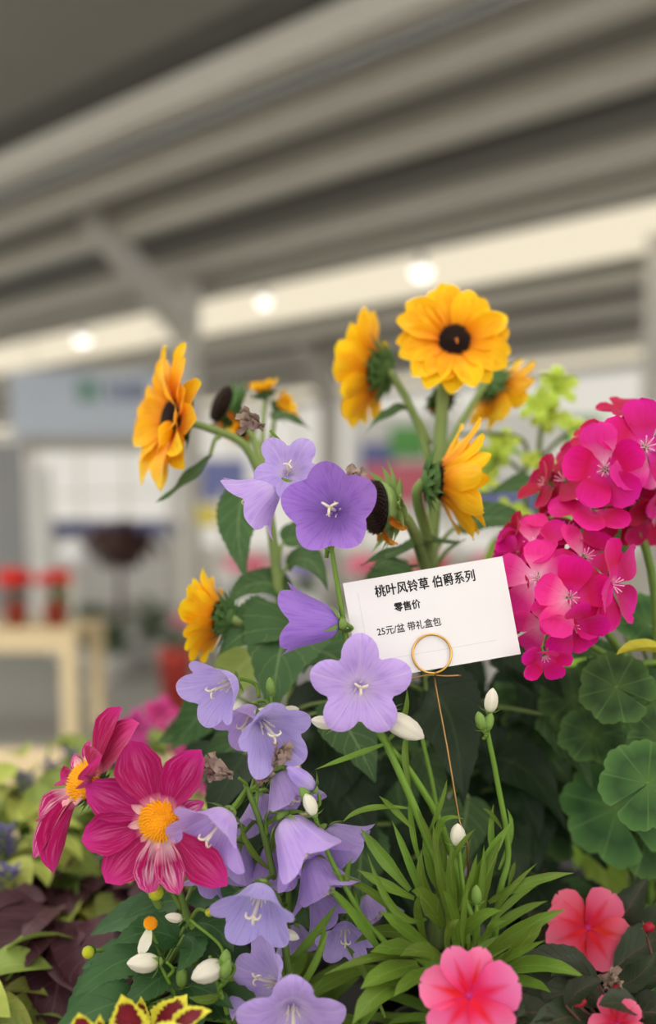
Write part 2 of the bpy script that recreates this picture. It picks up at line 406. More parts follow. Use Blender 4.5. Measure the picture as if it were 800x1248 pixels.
for k in range(20):
    ob('sheet', boxm(2.44, .04, 4.3, M['poly'], 'sheet'), wb_, T((-25 + 1.25 + 2.5 * k, 0, 2.55)))
for k in range(21): ob('post', boxm(.08, .1, 4.6, M['steel'], 'post'), wb_, T((-25 + 2.5 * k, -.04, 2.7)))
for z in (.45, 2.3, 4.55): ob('rail', boxm(50, .08, .08, M['steel'], 'rail'), wb_, T((0, -.06, z)))
wf_ = hbox('wall_front', A0, A1, B0 - .2, B0, 0, 1.8, M['wall'])     # unseen, solid lower half added to cut flat front light; open frames above
for k in range(21): ob('post', boxm(.1, .1, 3.4, M['steel'], 'post'), wf_, T((-25 + 2.5 * k, 0, 2.5)))
for z in (2.4, 4.0): ob('rail', boxm(50, .1, .1, M['steel'], 'rail'), wf_, T((0, 0, z)))
# both ends are glazed above a low sill: unseen open frames, shaped to let in daylight that brightens the hall
for nm, a0, a1 in (('wall_left', A1, A1 + .2), ('wall_right', A0 - .2, A0)):
    ww = hbox(nm, a0, a1, B0, BB + .2, 0, .6, M['wall']); lb = (B0 + BB + .2) / 2
    for k in range(11): ob('post', boxm(.12, .12, 4.4, M['steel'], 'post'), ww, T((0, -14.4 + 2.88 * k, 2.5)))
    for z in (2.4, 4.4): ob('rail', boxm(.1, 29.2, .1, M['steel'], 'rail'), ww, T((0, 0, z)))
# roof: opaque sheets between glazed strips
bs = PZ(400, 384, ZC).dot(HB); be = PZ(400, 338, ZC).dot(HB)
g_lo, g_hi = min(bs, be), max(bs, be)
strips = [(-7.5, -6.0), (-4.2, -2.6), (-.6, 1.5), (g_lo, g_hi), (18.3, 19.6)]  # last strip is added to wash the back wall with light
ceil = thing('ceiling', 'x', 'x', (0, 0, ZC)); del ceil['label']; del ceil['category']; ceil['kind'] = 'structure'
edges = [B0] + [x for s in strips for x in s] + [BB]
def crel(name, mesh, Mw): return ob(name, mesh, ceil, T((0, 0, -ZC)) @ Mw)
for k in range(0, len(edges), 2):
    b0, b1 = edges[k], edges[k + 1]
    n = max(1, round((b1 - b0) / 1.1))
    for i in range(n):
        c0 = b0 + (b1 - b0) * i / n; c1 = b0 + (b1 - b0) * (i + 1) / n
        m = boxm(A1 - A0, c1 - c0 - .02, .06, M['ceild'] if i % 2 else M['ceil'], 'roof_panel')
        crel('roof_panel', m, T(H((A0 + A1) / 2, (c0 + c1) / 2, ZC + .03 + (.05 if i % 2 else 0))) @ HROT)
for i, (b0, b1) in enumerate(strips):
    m = boxm(A1 - A0, b1 - b0, .03, M['skyv'] if i >= len(strips) - 2 else M['sky'], 'skylight')
    crel('skylight', m, T(H((A0 + A1) / 2, (b0 + b1) / 2, ZC + .06)) @ HROT)
# purlins under the roof, along HA
for py in (20, 105, 185, 268, 300, 420, 452):
    b = PZ(400, py, ZC).dot(HB)
    m = boxm(A1 - A0, .20, .24, M['steell'], 'purlin')
    crel('purlin', m, T(H((A0 + A1) / 2, b, ZC - .12)) @ HROT)
for b in (12.9, 14.6, 16.4):
    m = boxm(A1 - A0, .30, .2, M['steell'], 'purlin')
    crel('purlin', m, T(H((A0 + A1) / 2, b, ZC - .1)) @ HROT)
# columns with sloping braces
def column(px, d, ztop, brace_px, brace_py, brace_d, wd, nm):
    base = P(px, 650, d); x, y = base.x, base.y
    c = thing(nm, 'x', 'x', (x, y, 0)); del c['label']; del c['category']; c['kind'] = 'structure'
    ob('post', boxm(wd, wd, ZC, M['steel'], 'post', .01), c, T((0, 0, ZC / 2)) @ HROT)
    ob('foot_plate', boxm(wd * 1.8, wd * 1.8, .03, M['steel'], 'foot_plate'), c, T((0, 0, .015)) @ HROT)
    if brace_px is not None:
        a = Vector((x, y, ztop)); b = P(brace_px, brace_py, brace_d)
        if b.z > ZC - .05:
            k = (ZC - .05 - a.z) / (b.z - a.z); b = a + (b - a) * k
        m, Mw = beam(a, b, wd * .9, wd * 1.1, M['steel'], 'brace'); ob('brace', m, c, T((-x, -y, 0)) @ Mw)
    return c
column(232, 13.0, P(232, 412, 13.0).z, 92, 240, 10.0, .26, 'trim_1')
column(402, 20.0, P(402, 490, 20.0).z, 348, 372, 16.0, .34, 'trim_2')
column(796, 11.5, 4.0, None, 0, 0, .30, 'trim_3')
# lamps under the glazed strip
for px, py, lb in ((100, 413, 'round white ceiling lamp shining beside the pale blue hanging sign'), (322, 366, 'dim round white ceiling lamp between the two steel braces'), (514, 330, 'round white ceiling lamp shining above the open sunflower')):
    p = PZ(px, py, ZC - .35)
    r = thing('ceiling_lamp', lb, 'lamp', p, 'lamps under the roof glazing')
    rr = .09 if px == 322 else .13
    ob('lamp_glass', lathe([(.001, -.10), (rr * .6, -.09), (rr, -.02), (rr, .0), (rr * .5, .02)], M['lamp'], 'lamp_glass', 20), r)
    ob('lamp_housing', lathe([(rr * .55, .02), (rr * .5, .1), (.03, .13), (.03, .35)], M['steel'], 'lamp_housing', 16), r)

# ------------------------------------------------------------------ far stalls
def at_floor(px, d): v = P(px, 650, d); return Vector((v.x, v.y, 0))
def rect(root, name, px0, px1, py0, py1, d, th, mat, bev=0):
    a = P(px0, py0, d); b = P(px1, py1, d)
    c = (a + b) / 2; c.y = (a.y + b.y) / 2 + th / 2
    m = boxm(abs(b.x - a.x), th, abs(a.z - b.z), mat, name, bev)
    return partM(root, name, m, T(c))
def stall(name, lab, cat, px, d, parts):
    r = thing(name, lab, cat, at_floor(px, d))
    for nm, x0, x1, y0, y1, dd, th, mat in parts: rect(r, nm, x0, x1, y0, y1, dd, th, M[mat])
    return r
floor_y = lambda d: 650 + 1100 * 1.33 / d
# hanging sign
sg = thing('hanging_sign', 'long pale blue sign hanging from the roof with slate blue lettering', 'sign', P(110, 492, 15))
rect(sg, 'sign_board', 12, 215, 452, 532, 15, .12, M['sign'])
for k, (x0, x1) in enumerate(((132, 140), (146, 152), (156, 166), (170, 178))): rect(sg, 'lettering', x0, x1, 466, 488, 14.97, .03, M['signd'])
rect(sg, 'emblem', 92, 122, 462, 490, 14.97, .03, M['signg'])
for x in (40, 190):
    m, o = tube([P(x, 452, 15.06), Vector((P(x, 452, 15.06).x, P(x, 452, 15.06).y, ZC))], .012, .012, M['steel'], 'hanger', 6, 1); part(sg, 'hanger', m, o)
# stalls along the far side
stall('market_stall', 'white market stall with beige fascia and blue stripe under the hanging sign', 'stall', 110, 16.5, [
    ('fascia', 20, 215, 528, 548, 16.3, .3, 'steell'), 
    ('stripe', 55, 220, 634, 652, 16.5, .1, 'blue'), ('counter', 40, 215, 652, floor_y(16.5), 16.6, .6, 'white'),
    ('post', 36, 42, 532, floor_y(16.3), 16.3, .1, 'steel'), ('post', 205, 211, 532, floor_y(16.3), 16.3, .1, 'steel')])
stall('grey_screen', 'tall grey partition screen at the hall side behind red flower pots', 'screen', 8, 14, [
    ('panel', -70, 30, 540, floor_y(14) - 3, 14, .08, 'greyp'), ('panel', 34, 62, 570, floor_y(14) - 3, 14.05, .08, 'white'), ('foot', -60, 56, floor_y(14) - 4, floor_y(14), 13.9, .3, 'steel')])
stall('poster_stand', 'display stand with pink, green and violet poster panels', 'stand', 500, 10, [
    ('poster_board', 425, 560, 505, 640, 10.1, .06, 'white'), ('poster', 440, 480, 540, 575, 10.04, .03, 'viop' if False else 'blue'), ('poster', 444, 530, 566, 612, 10.0, .03, 'pinkb'),
    ('poster', 476, 520, 520, 556, 9.98, .03, 'greenb'), ('leg', 430, 438, 640, floor_y(10), 10.1, .06, 'steel'), ('leg', 548, 556, 640, floor_y(10), 10.1, .06, 'steel')])
stall('violet_banner', 'white banner stand with a violet lower band beyond the lime flowers', 'banner', 620, 9, [
    ('banner_cloth', 565, 680, 500, 650, 9, .03, 'white'), ('band', 568, 660, 590, 632, 8.95, .03, 'blue'), ('green_patch', 690, 735, 508, 545, 9.0, .03, 'greenb'),
    ('leg', 610, 618, 650, floor_y(9), 9, .05, 'steel'), ('foot', 590, 640, floor_y(9) - 4, floor_y(9), 8.9, .25, 'steel'), ('arm', 680, 692, 520, 530, 9.0, .03, 'steel')])
stall('low_counter', 'low grey and white counter behind the drooping sunflower leaves', 'counter', 320, 8, [
    ('counter_top', 262, 400, 700, 712, 8, .6, 'white'), ('body', 268, 396, 712, floor_y(8.05), 8.05, .5, 'greyp')])
stall('yellow_sign', 'blue and yellow panel on a post beside the steel column', 'sign', 262, 9.5, [
    ('panel', 246, 300, 560, 612, 9.5, .05, 'blue'), ('panel', 240, 268, 616, 640, 9.45, .05, 'ypan'), ('post', 268, 276, 600, floor_y(9.5), 9.5, .06, 'steel'), ('foot', 254, 290, floor_y(9.5) - 3, floor_y(9.5), 9.4, .2, 'steel')])

# generic leaf shapes, shared
OV = [(0, .12), (.12, .55), (.38, 1), (.65, .8), (.88, .35), (1, .02)]
def leafmesh(nm, L, W, mat, prof=OV, nl=10, nw=4, **k): return ribbon((0, 0, 0), (0, L * .5, L * k.pop('arch', .15)), (0, L, -L * k.pop('droop', .1)), (0, 0, 1), W, prof, nl, nw, mat=mat, name=nm, **k)
def potmesh(rt, rb, h, mat):
    return lathe([(rb, 0), (rt * .95, h * .82), (rt, h * .83), (rt, h), (rt * .93, h), (rt * .9, h * .86)], mat, 'pot', 24)
def put_pot(root, rt, h, mat='pot', z=0.0):
    ob('pot', potmesh(rt, rt * .75, h, M[mat]), root, T((0, 0, z)))
    ob('soil', lathe([(.002, h * .9 + .006), (rt * .5, h * .9 + .004), (rt * .91, h * .89)], M['soil'], 'soil', 20), root, T((0, 0, z)))

def far_plant(name, lab, cat, loc, potmat, leafmat, petmat, nleaf, nfl, spread, height, ls, fs, group=None, pot=(.08, .13), rs=1):
    r = thing(name, lab, cat, loc, group); put_pot(r, pot[0], pot[1], potmat)
    rn = random.Random(rs)
    lm = leafmesh('leaf', ls, ls * .55, M[leafmat], nl=6, nw=2)
    st, o = tube([Vector((0, 0, pot[1] * .85)), Vector((.01, 0, pot[1] + height * .75))], .006, .004, M['bstem'], 'stem', 6, 2); ob('stem', st, r, T(o))
    for i in range(nleaf):
        a = rn.uniform(0, 6.28); el = rn.uniform(.05, 1.1); rad = spread * rn.uniform(.0, .6)
        d = Vector((math.cos(a) * math.cos(el), math.sin(a) * math.cos(el), math.sin(el)))
        p = Vector((math.cos(a) * rad, math.sin(a) * rad, pot[1] + height * rn.uniform(.0, .8)))
        ob('leaf', lm, r, T(p) @ frame(Vector((0, 0, 1)) + d * -.4, 0, d))
    if nfl:
        pm = bell_mesh(1, .9, M[petmat], 3)
        for i in range(nfl):
            a = rn.uniform(0, 6.28); rad = spread * math.sqrt(rn.random()) * .9
            p = Vector((math.cos(a) * rad, math.sin(a) * rad, pot[1] + height * rn.uniform(.75, 1.0)))
            ob('flower', pm, r, T(p) @ frame(Vector((math.cos(a) * .6, math.sin(a) * .6 - .5, .7)), rn.uniform(0, 6)) @ Matrix.Scale(fs, 4))
    return r

# bell shaped corolla: radius 1, five lobes, base at the origin, mouth along +Z
PB = [(0, 0), (.17, .02), (.33, .14), (.44, .4), (.53, .66), (.62, .92), (.74, 1.16), (.84, 1.36)]
PS = [(0, 0), (.12, .02), (.24, .10), (.36, .22), (.52, .32), (.70, .38), (.88, .40), (1.0, .38)]
def bell_mesh(op, sinus, mat, seed, lobes=5, nlob=12, ns=15, name='flower', rag=.06):
    sinus = .66 + .12 * (1 - op) if sinus is None else sinus * .68
    rn = random.Random(seed); V, Fc, UV = [], [], []
    prof = [Vector((a[0] + (b[0] - a[0]) * op, 0, a[1] + (b[1] - a[1]) * op)) for a, b in zip(PB, PS)]
    pr = catmull(prof, 6); n = lobes * nlob
    kick = [rn.uniform(-1, 1) * rag * 1.6 for _ in range(lobes)]; ln = [1 + rn.uniform(-1, 1) * rag for _ in range(lobes)]
    wob = rn.uniform(0, 6.28)
    for k in range(n):
        li = k // nlob; ph = (k % nlob + .5) / nlob - .5
        x_ = abs(2 * ph); e = .58 * (1 - x_ ** 2.2) + .42 * (1 - x_) ** .85
        smax = (sinus + (1 - sinus) * e)
        th = 2 * PI * (k + .5) / n - 2 * PI * .5 / lobes + PI / 2
        for i in range(ns + 1):
            s = smax * i / ns; f = min(.9999, s) * (len(pr) - 1); j = int(f); q = pr[j] + (pr[j + 1] - pr[j]) * (f - j)
            over = max(0, s - .45) / .55
            rr = q.x * (1 + (ln[li] - 1) * over) * (1 - .05 * math.cos(2 * PI * (ph)) * 0); z = q.z + kick[li] * over ** 1.5 + .03 * math.sin(3 * th + wob) * over
            z += -.10 * over * (abs(2 * ph) ** 2) * (op - .35) + .05 * over * math.cos(2 * PI * ph) - (.05 + .08 * op) * over ** 3
            z -= .055 * over * max(0, 1 - abs(ph) * 5); rr *= 1 + .04 * math.cos(2 * PI * ph) * min(1, s * 2)
            V.append((rr * math.cos(th), rr * math.sin(th), z)); UV.append(((k + .5) / n, s))
    for k in range(n):
        for i in range(ns):
            a = k * (ns + 1) + i; b = ((k + 1) % n) * (ns + 1) + i
            Fc.append((a, b, b + 1, a + 1))
    return mk(name, V, Fc, mat, UV)

pk = []
for i, (px, lb) in enumerate(((-30, 'red cyclamen in a brick red pot further along the pine table'), (20, 'full red cyclamen in a brick red pot midway on the pine table'), (68, 'sparser red cyclamen in a brick red pot nearest the pine table end'))):
    d = 5.62; v = P(px, 762, d)
    far_plant('potted_cyclamen', lb, 'potted plant', (v.x, v.y, .755), 'potred', 'bgreen', 'redp', 60, 34 if i < 2 else 24, .088, .17, .06, .05, 'red cyclamens on the pine table', (.075, .15), 20 + i)
# pine table they stand on
tv = P(85, 770, 5.4); TX1 = tv.x + .03; TX0 = TX1 - 1.5; TY0 = tv.y; TY1 = tv.y + .75
tb = thing('pine_table', 'pale pine table with square legs carrying red cyclamens', 'table', ((TX0 + TX1) / 2, (TY0 + TY1) / 2, 0))
for k in range(5):
    ob('plank', boxm(TX1 - TX0, .145, .035, M['wood'], 'plank', .003), tb, T((0, -.30 + .15 * k, .737)))
ob('apron', boxm(TX1 - TX0 - .04, .03, .10, M['wood'], 'apron'), tb, T((0, -.34, .67))); ob('apron', boxm(TX1 - TX0 - .04, .03, .10, M['wood'], 'apron'), tb, T((0, .34, .67)))
for sx in (-1, 1):
    for sy in (-1, 1): ob('leg', boxm(.085, .085, .72, M['wood'], 'leg', .004), tb, T((sx * ((TX1 - TX0) / 2 - .05), sy * .32, .36)))
# brown foliage, globe lamp, floor plants
bl = thing('brown_foliage_plant', 'large dark brown bushy plant on a stem in a white pot', 'potted plant', at_floor(142, 8.5))
ob('pot', potmesh(.2, .15, .4, M['white']), bl); ob('soil', lathe([(.002, .37), (.1, .365), (.18, .36)], M['soil'], 'soil', 16), bl)
s_, o_ = tube([Vector((0, 0, .36)), Vector((.03, 0, .8)), Vector((0, 0, 1.25))], .03, .02, M['brown'], 'trunk'); ob('trunk', s_, bl, T(o_))
lm = leafmesh('leaf', .2, .11, M['brown'], nl=6, nw=2); rn = random.Random(5)
for i in range(120):
    v = Vector((rn.gauss(0, 1), rn.gauss(0, 1), rn.gauss(0, 1))).normalized() * rn.uniform(.3, 1)
    p = Vector((v.x * .36, v.y * .22, 1.24 + v.z * .18)); ob('leaf', lm, bl, T(p) @ frame(v + Vector((0, -.2, .3)), rn.uniform(0, 6)))
gl = thing('globe_lamp', 'white globe lamp on a slim post behind the red cyclamens', 'lamp', at_floor(88, 7.5))
gz = P(88, 675, 7.5).z
ob('globe', lathe([(.12 * math.sin(PI * i / 14) + .0005, -.12 * math.cos(PI * i / 14)) for i in range(15)], M['globe'], 'globe', 24), gl, T((0, 0, gz)))
ob('post', lathe([(.02, .02), (.02, gz - .115)], M['steel'], 'post', 10), gl); ob('base', lathe([(.14, 0), (.14, .02), (.03, .03)], M['steel'], 'base', 20), gl)
for i, (px, d, hh, lb, pm) in enumerate(((128, 8.0, .30, 'green foliage plant in a white pot on the floor beyond the pine table', None), (108, 8.6, .5, 'leggy green plant in a white pot below the globe lamp', None), (180, 9.0, .55, 'dark green shrub in a white pot by the steel column', None), (70, 9.5, .75, 'tall yellow-green plant beside the globe lamp', None))):
    far_plant('floor_plant', lb, 'potted plant', at_floor(px, d), 'white', 'bushl' if i == 3 else 'bgreen', 'pinkp', 50, 0, .22, hh, .2, .05, 'potted plants on the hall floor', (.14, .22), 40 + i)
rp = far_plant('red_planter', 'pink flowering plant with dark leaves in a tall red planter on the floor', 'potted plant', at_floor(212, 6.6), 'redpot', 'bgreen', 'pinkp', 30, 8, .12, .22, .13, .05, None, (.13, .48), 50)
# flower tiers seen between the sunflower stems
for i, (px, d, pm, lb) in enumerate(((450, 5.0, 'pinkp', 'pink flowering pot plant on the white tier under the poster stand'), (525, 5.1, 'redp', 'red flowering pot plant on the white tier'), (600, 5.0, 'pinkp', 'pale pink pot plant at the far end of the white tier'), (375, 5.1, 'viop', 'violet flowering pot plant on the white tier'), (300, 5.0, 'pinkp', 'loose pink pot plant at the near end of the white tier'))):
    v = P(px, 690, d); far_plant('tier_plant', lb, 'potted plant', (v.x, v.y, .85), 'white', 'bgreen', pm, 34, 14, .11, .2, .09, .05, 'pot plants on the white tier', (.09, .13), 60 + i)
t0, t1 = P(265, 690, 4.95), P(640, 690, 4.95)
tt = thing('plant_tier', 'white slatted tier carrying pink, red and violet pot plants', 'table', ((t0.x + t1.x) / 2, t0.y + .2, 0))
for k in range(4): ob('slat', boxm(t1.x - t0.x, .12, .03, M['white'], 'slat'), tt, T((0, -.2 + .135 * k, .835)))
for sx in (-1, 1):
    for sy in (-1, 1): ob('leg', boxm(.05, .05, .82, M['white'], 'leg'), tt, T((sx * ((t1.x - t0.x) / 2 - .06), sy * .2, .41)))

# ------------------------------------------------------------------ the display bench
BZ = .89
bn = thing('display_bench', 'long black slatted staging bench carrying all the flowering pots', 'bench', (-.05, .67, 0))
for k in range(10):
    ob('slat', boxm(2.0, .088, .025, M['stag'], 'slat', .002), bn, T((0, -.42 + .0935 * k, BZ - .0125)))
for sx in (-1, 1):
    for sy in (-1, 1): ob('leg', boxm(.06, .06, BZ - .065, M['stag'], 'leg', .003), bn, T((sx * .92, sy * .38, (BZ - .065) / 2)))
    ob('cross_rail', boxm(.05, .9, .04, M['stag'], 'cross_rail'), bn, T((sx * .92, 0, BZ - .045)))
PZ_ = .93
pb = thing('pine_bench', 'pale pine bench standing behind the black staging bench', 'bench', (-.55, 1.42, 0))
for k in range(4): ob('plank', boxm(1.2, .118, .03, M['woodd'], 'plank', .002), pb, T((0, -.18 + .12 * k, PZ_ - .015)))
for sx in (-1, 1):
    for sy in (-1, 1): ob('leg', boxm(.06, .06, PZ_ - .03, M['woodd'], 'leg', .003), pb, T((sx * .54, sy * .19, (PZ_ - .03) / 2)))
POT_H = .125
def plant(name, lab, cat, x, y, rt=.055, group=None):
    r = thing(name, lab, cat, (x, y, BZ), group); put_pot(r, rt, POT_H); r['soil'] = 1; del r['soil']
    return r
def soil(r, dx=0, dy=0): return r.location + Vector((dx, dy, POT_H * .88))

# ------------------------------------------------------------------ bellflowers
def pistil_mesh(s=1.0):
    ms = [tube([Vector((0, 0, .05)), Vector((.01, 0, .35)), Vector((.0, .02, .62))], .028, .035, M['pistil'], 'p', 6, 3)]
    for k in range(3):
        a = k * 2.094 + .4; c, s_ = math.cos(a), math.sin(a)
        ms.append(tube([Vector((0, .02, .60)), Vector((.05 * c, .02 + .05 * s_, .70)), Vector((.13 * c, .02 + .13 * s_, .71)), Vector((.15 * c, .02 + .15 * s_, .63))], .03, .016, M['pistil'], 'p', 6, 3))
    for k in range(5):
        a = k * 1.257; c, s_ = math.cos(a), math.sin(a)
        ms.append(tube([Vector((.08 * c, .08 * s_, .06)), Vector((.10 * c, .10 * s_, .2)), Vector((.14 * c, .14 * s_, .34))], .02, .012, M['pistil'], 'p', 5, 2))
    return joinm('pistil', [(m, T(o)) for m, o in ms])
PIST = pistil_mesh()
def calyx_mesh(flat=False, mat='calyx'):
    ms = [(lathe([(.05, -.18), (.13, -.12), (.16, -.04), (.08, -.012)], M[mat], 'c', 10), Matrix.Identity(4))]
    for k in range(5):
        a = k * 2 * PI / 5 + .6; d = Vector((math.cos(a), math.sin(a), 0))
        m = ribbon(d * .10, d * .30 + Vector((0, 0, -.03)), d * (.52 if flat else .56) + Vector((0, 0, -.02 if flat else .26)), -d + Vector((0, 0, .4)), .13, [(0, .8), (.4, 1), (1, .03)], 5, 2, mat=M[mat], name='c')
        ms.append((m, T(d * .10)))
    return joinm('calyx', ms)
CALX = calyx_mesh(); CALF = calyx_mesh(True)
def pedicel(root, fl_base, axis, node, r=.0011, mat='bstem'):
    b = fl_base - axis * .004; n = Vector(node)
    mid = b * .5 + n * .5 - axis * ((b - n).length * .35)
    return stem(root, [n, mid, b], r * 1.1, r, M[mat], 'flower_stalk', 6)
_bs = [100]
def bellflower(root, cx, cy, d, Rpx, ax, op, node=None, mat='bell', roll=0.0, cal=True, pist=True, sinus=None):
    _bs[0] += 1; R = Rpx / F * d; axis = D(*ax); zc = (1 - op) * .85 + op * .34
    C = P(cx, cy, d); base = C - axis * (zc * R)
    f = partM(root, 'flower', bell_mesh(op, sinus, M[mat], _bs[0]), T(base) @ frame(axis, math.radians(roll)) @ Matrix.Scale(R, 4))
    if pist: ob('pistil', PIST, f, Matrix.Scale(.95 if op > .5 else 1.15, 4))
    if cal: ob('calyx', CALF if op > .45 else CALX, f, Matrix.Identity(4))
    if node: pedicel(root, base, axis, P(*node))
    return f
def budmesh(mat, pleat=.10):
    return lathe([(.16, 0), (.30, .15), (.40, .42), (.42, .75), (.36, 1.1), (.22, 1.38), (.06, 1.55), (.01, 1.58)], M[mat], 'bud', 20, pleat, 5)
BUDW, BUDP, BUDG = budmesh('cream'), budmesh('bell'), budmesh('calyx', .05)
def bud(root, px, py, d, Lpx, ax, mesh=BUDW, node=None, fat=1.0):
    L = Lpx / F * d / 1.58; axis = D(*ax); base = P(px, py, d) - axis * (L * .79)
    b = partM(root, 'bud', mesh, T(base) @ frame(axis, 0) @ Matrix.Diagonal((L * fat, L * fat, L, 1)))
    ob('calyx', CALX, b, Matrix.Diagonal((1.5, 1.5, 1.3, 1)))
    if node: pedicel(root, base, axis, P(*node), .0009)
def withered(root, px, py, d, Rpx, ax, seed, node=None):
    rn = random.Random(seed); R = 1.3 * Rpx / F * d; axis = D(*ax); ms = []
    for k in range(9):
        a = k * .7; dd = Vector((math.cos(a) * .3, math.sin(a) * .3, 1))
        ms.append((ribbon(Vector((0, 0, 0)), dd * .6 + Vector((rn.uniform(-.2, .2), rn.uniform(-.2, .2), 0)), dd * 1.1 + Vector((rn.uniform(-.4, .4), rn.uniform(-.4, .4), rn.uniform(-.3, .2))), (math.cos(a), math.sin(a), .2), .5, [(0, .3), (.6, 1), (1, .5)], 8, 4, ruf=.12, rn=2, mat=M['dry'], seed=seed * 9 + k), Matrix.Identity(4)))
    base = P(px, py, d) - axis * R * .6
    f = partM(root, 'withered_flower', joinm('withered_flower', ms), T(base) @ frame(axis, 0) @ Matrix.Scale(R, 4))
    if node: pedicel(root, base, axis, P(*node), .0009)
LAN = [(0, .35), (.15, .6), (.45, 1), (.75, .75), (1, .03)]
NAR = [(0, .5), (.3, 1), (.7, .8), (1, .03)]
def pleaf(root, a, b, c, W, mat='bleaf', prof=LAN, hint=None, nl=12, nw=4, cup=.35, name='leaf', **k):
    """leaf from pixel a over control b to tip c; (px,py,d) each, W in px"""
    p0, p1, p2 = P(*a), P(*b), P(*c); h = D(*(hint or (0, .6, .8)))
    m = ribbon(p0, p1, p2, h, W / F * a[2], prof, nl, nw, cup, mat=M[mat], name=name, seed=int(a[0] * 7 + c[1]), **k)
    return part(root, name, m, p0)

A = plant('bellflower_plant', 'lavender bellflower with narrow bright green leaves behind the big star bloom', 'potted plant', .085, .535, .055, 'potted bellflowers')
# stems
s0 = soil(A)
stem(A, [s0, P(552, 1120, .51), P(512, 1000, .50), P(470, 905, .50), P(432, 830, .505), P(416, 740, .505), P(404, 668, .505)], .0027, .0013, M['bstem'])
stem(A, [s0 + Vector((.008, 0, 0)), P(565, 1110, .515), P(540, 1010, .51), P(500, 940, .505), P(466, 900, .50), P(447, 862, .497)], .0024, .0016, M['bstem'])
stem(A, [s0 + Vector((.015, .005, 0)), P(606, 1110, .52), P(620, 1040, .52), P(606, 950, .515), P(594, 890, .51)], .0021, .0014, M['bstem'])
stem(A, [s0 + Vector((0, -.01, 0)), P(580, 1150, .50), P(566, 1090, .50), P(559, 1030, .50)], .0018, .0012, M['bstem'])
stem(A, [s0 + Vector((.005, -.015, 0)), P(583, 1150, .49), P(581, 1100, .49)], .0014, .0010, M['bstem'])
stem(A, [s0 + Vector((-.01, .01, 0)), P(545, 1080, .54), P(532, 980, .54), P(515, 900, .54)], .0018, .0012, M['bstem'])
bellflower(A, 352, 571, .50, 45, (.10, .22, 1), .92, (402, 672, .505), 'bell', 36)
bellflower(A, 308, 612, .505, 56, (-.74, -.58, -.05), .40, (398, 680, .508), 'bell', 20, cal=False)
bellflower(A, 403, 620, .485, 63, (-.16, -.06, 1), .38, (404, 672, .505), 'bell2', 4, sinus=1.18)
bellflower(A, 370, 757, .50, 54, (-.93, .06, -.20), .06, (420, 770, .505), 'bell2', 18, pist=False)
bellflower(A, 439, 838, .475, 63, (.03, -.02, 1), .98, (452, 868, .50), 'bell', 0)
bud(A, 393, 880, .49, 30, (-.7, .15, .2), BUDW, (448, 866, .498))
bud(A, 494, 887, .485, 52, (.86, -.45, .15), BUDW, (456, 868, .495))
bud(A, 599, 853, .51, 30, (.12, .95, .1), BUDW, (595, 880, .51)); bud(A, 586, 878, .505, 24, (-.3, .9, .2), BUDG, (594, 892, .51)); bud(A, 596, 880, .508, 24, (.3, .9, 0), BUDG, (594, 894, .51))
bud(A, 558, 1017, .50, 28, (0, 1, .15), BUDW, None, 1.2); bud(A, 581, 1090, .49, 24, (-.05, 1, .1), BUDG, None)
withered(A, 306, 514, .50, 22, (-.9, .35, .3), 3, (345, 560, .51)); withered(A, 430, 582, .505, 20, (-.1, .95, .2), 4, (425, 640, .51))
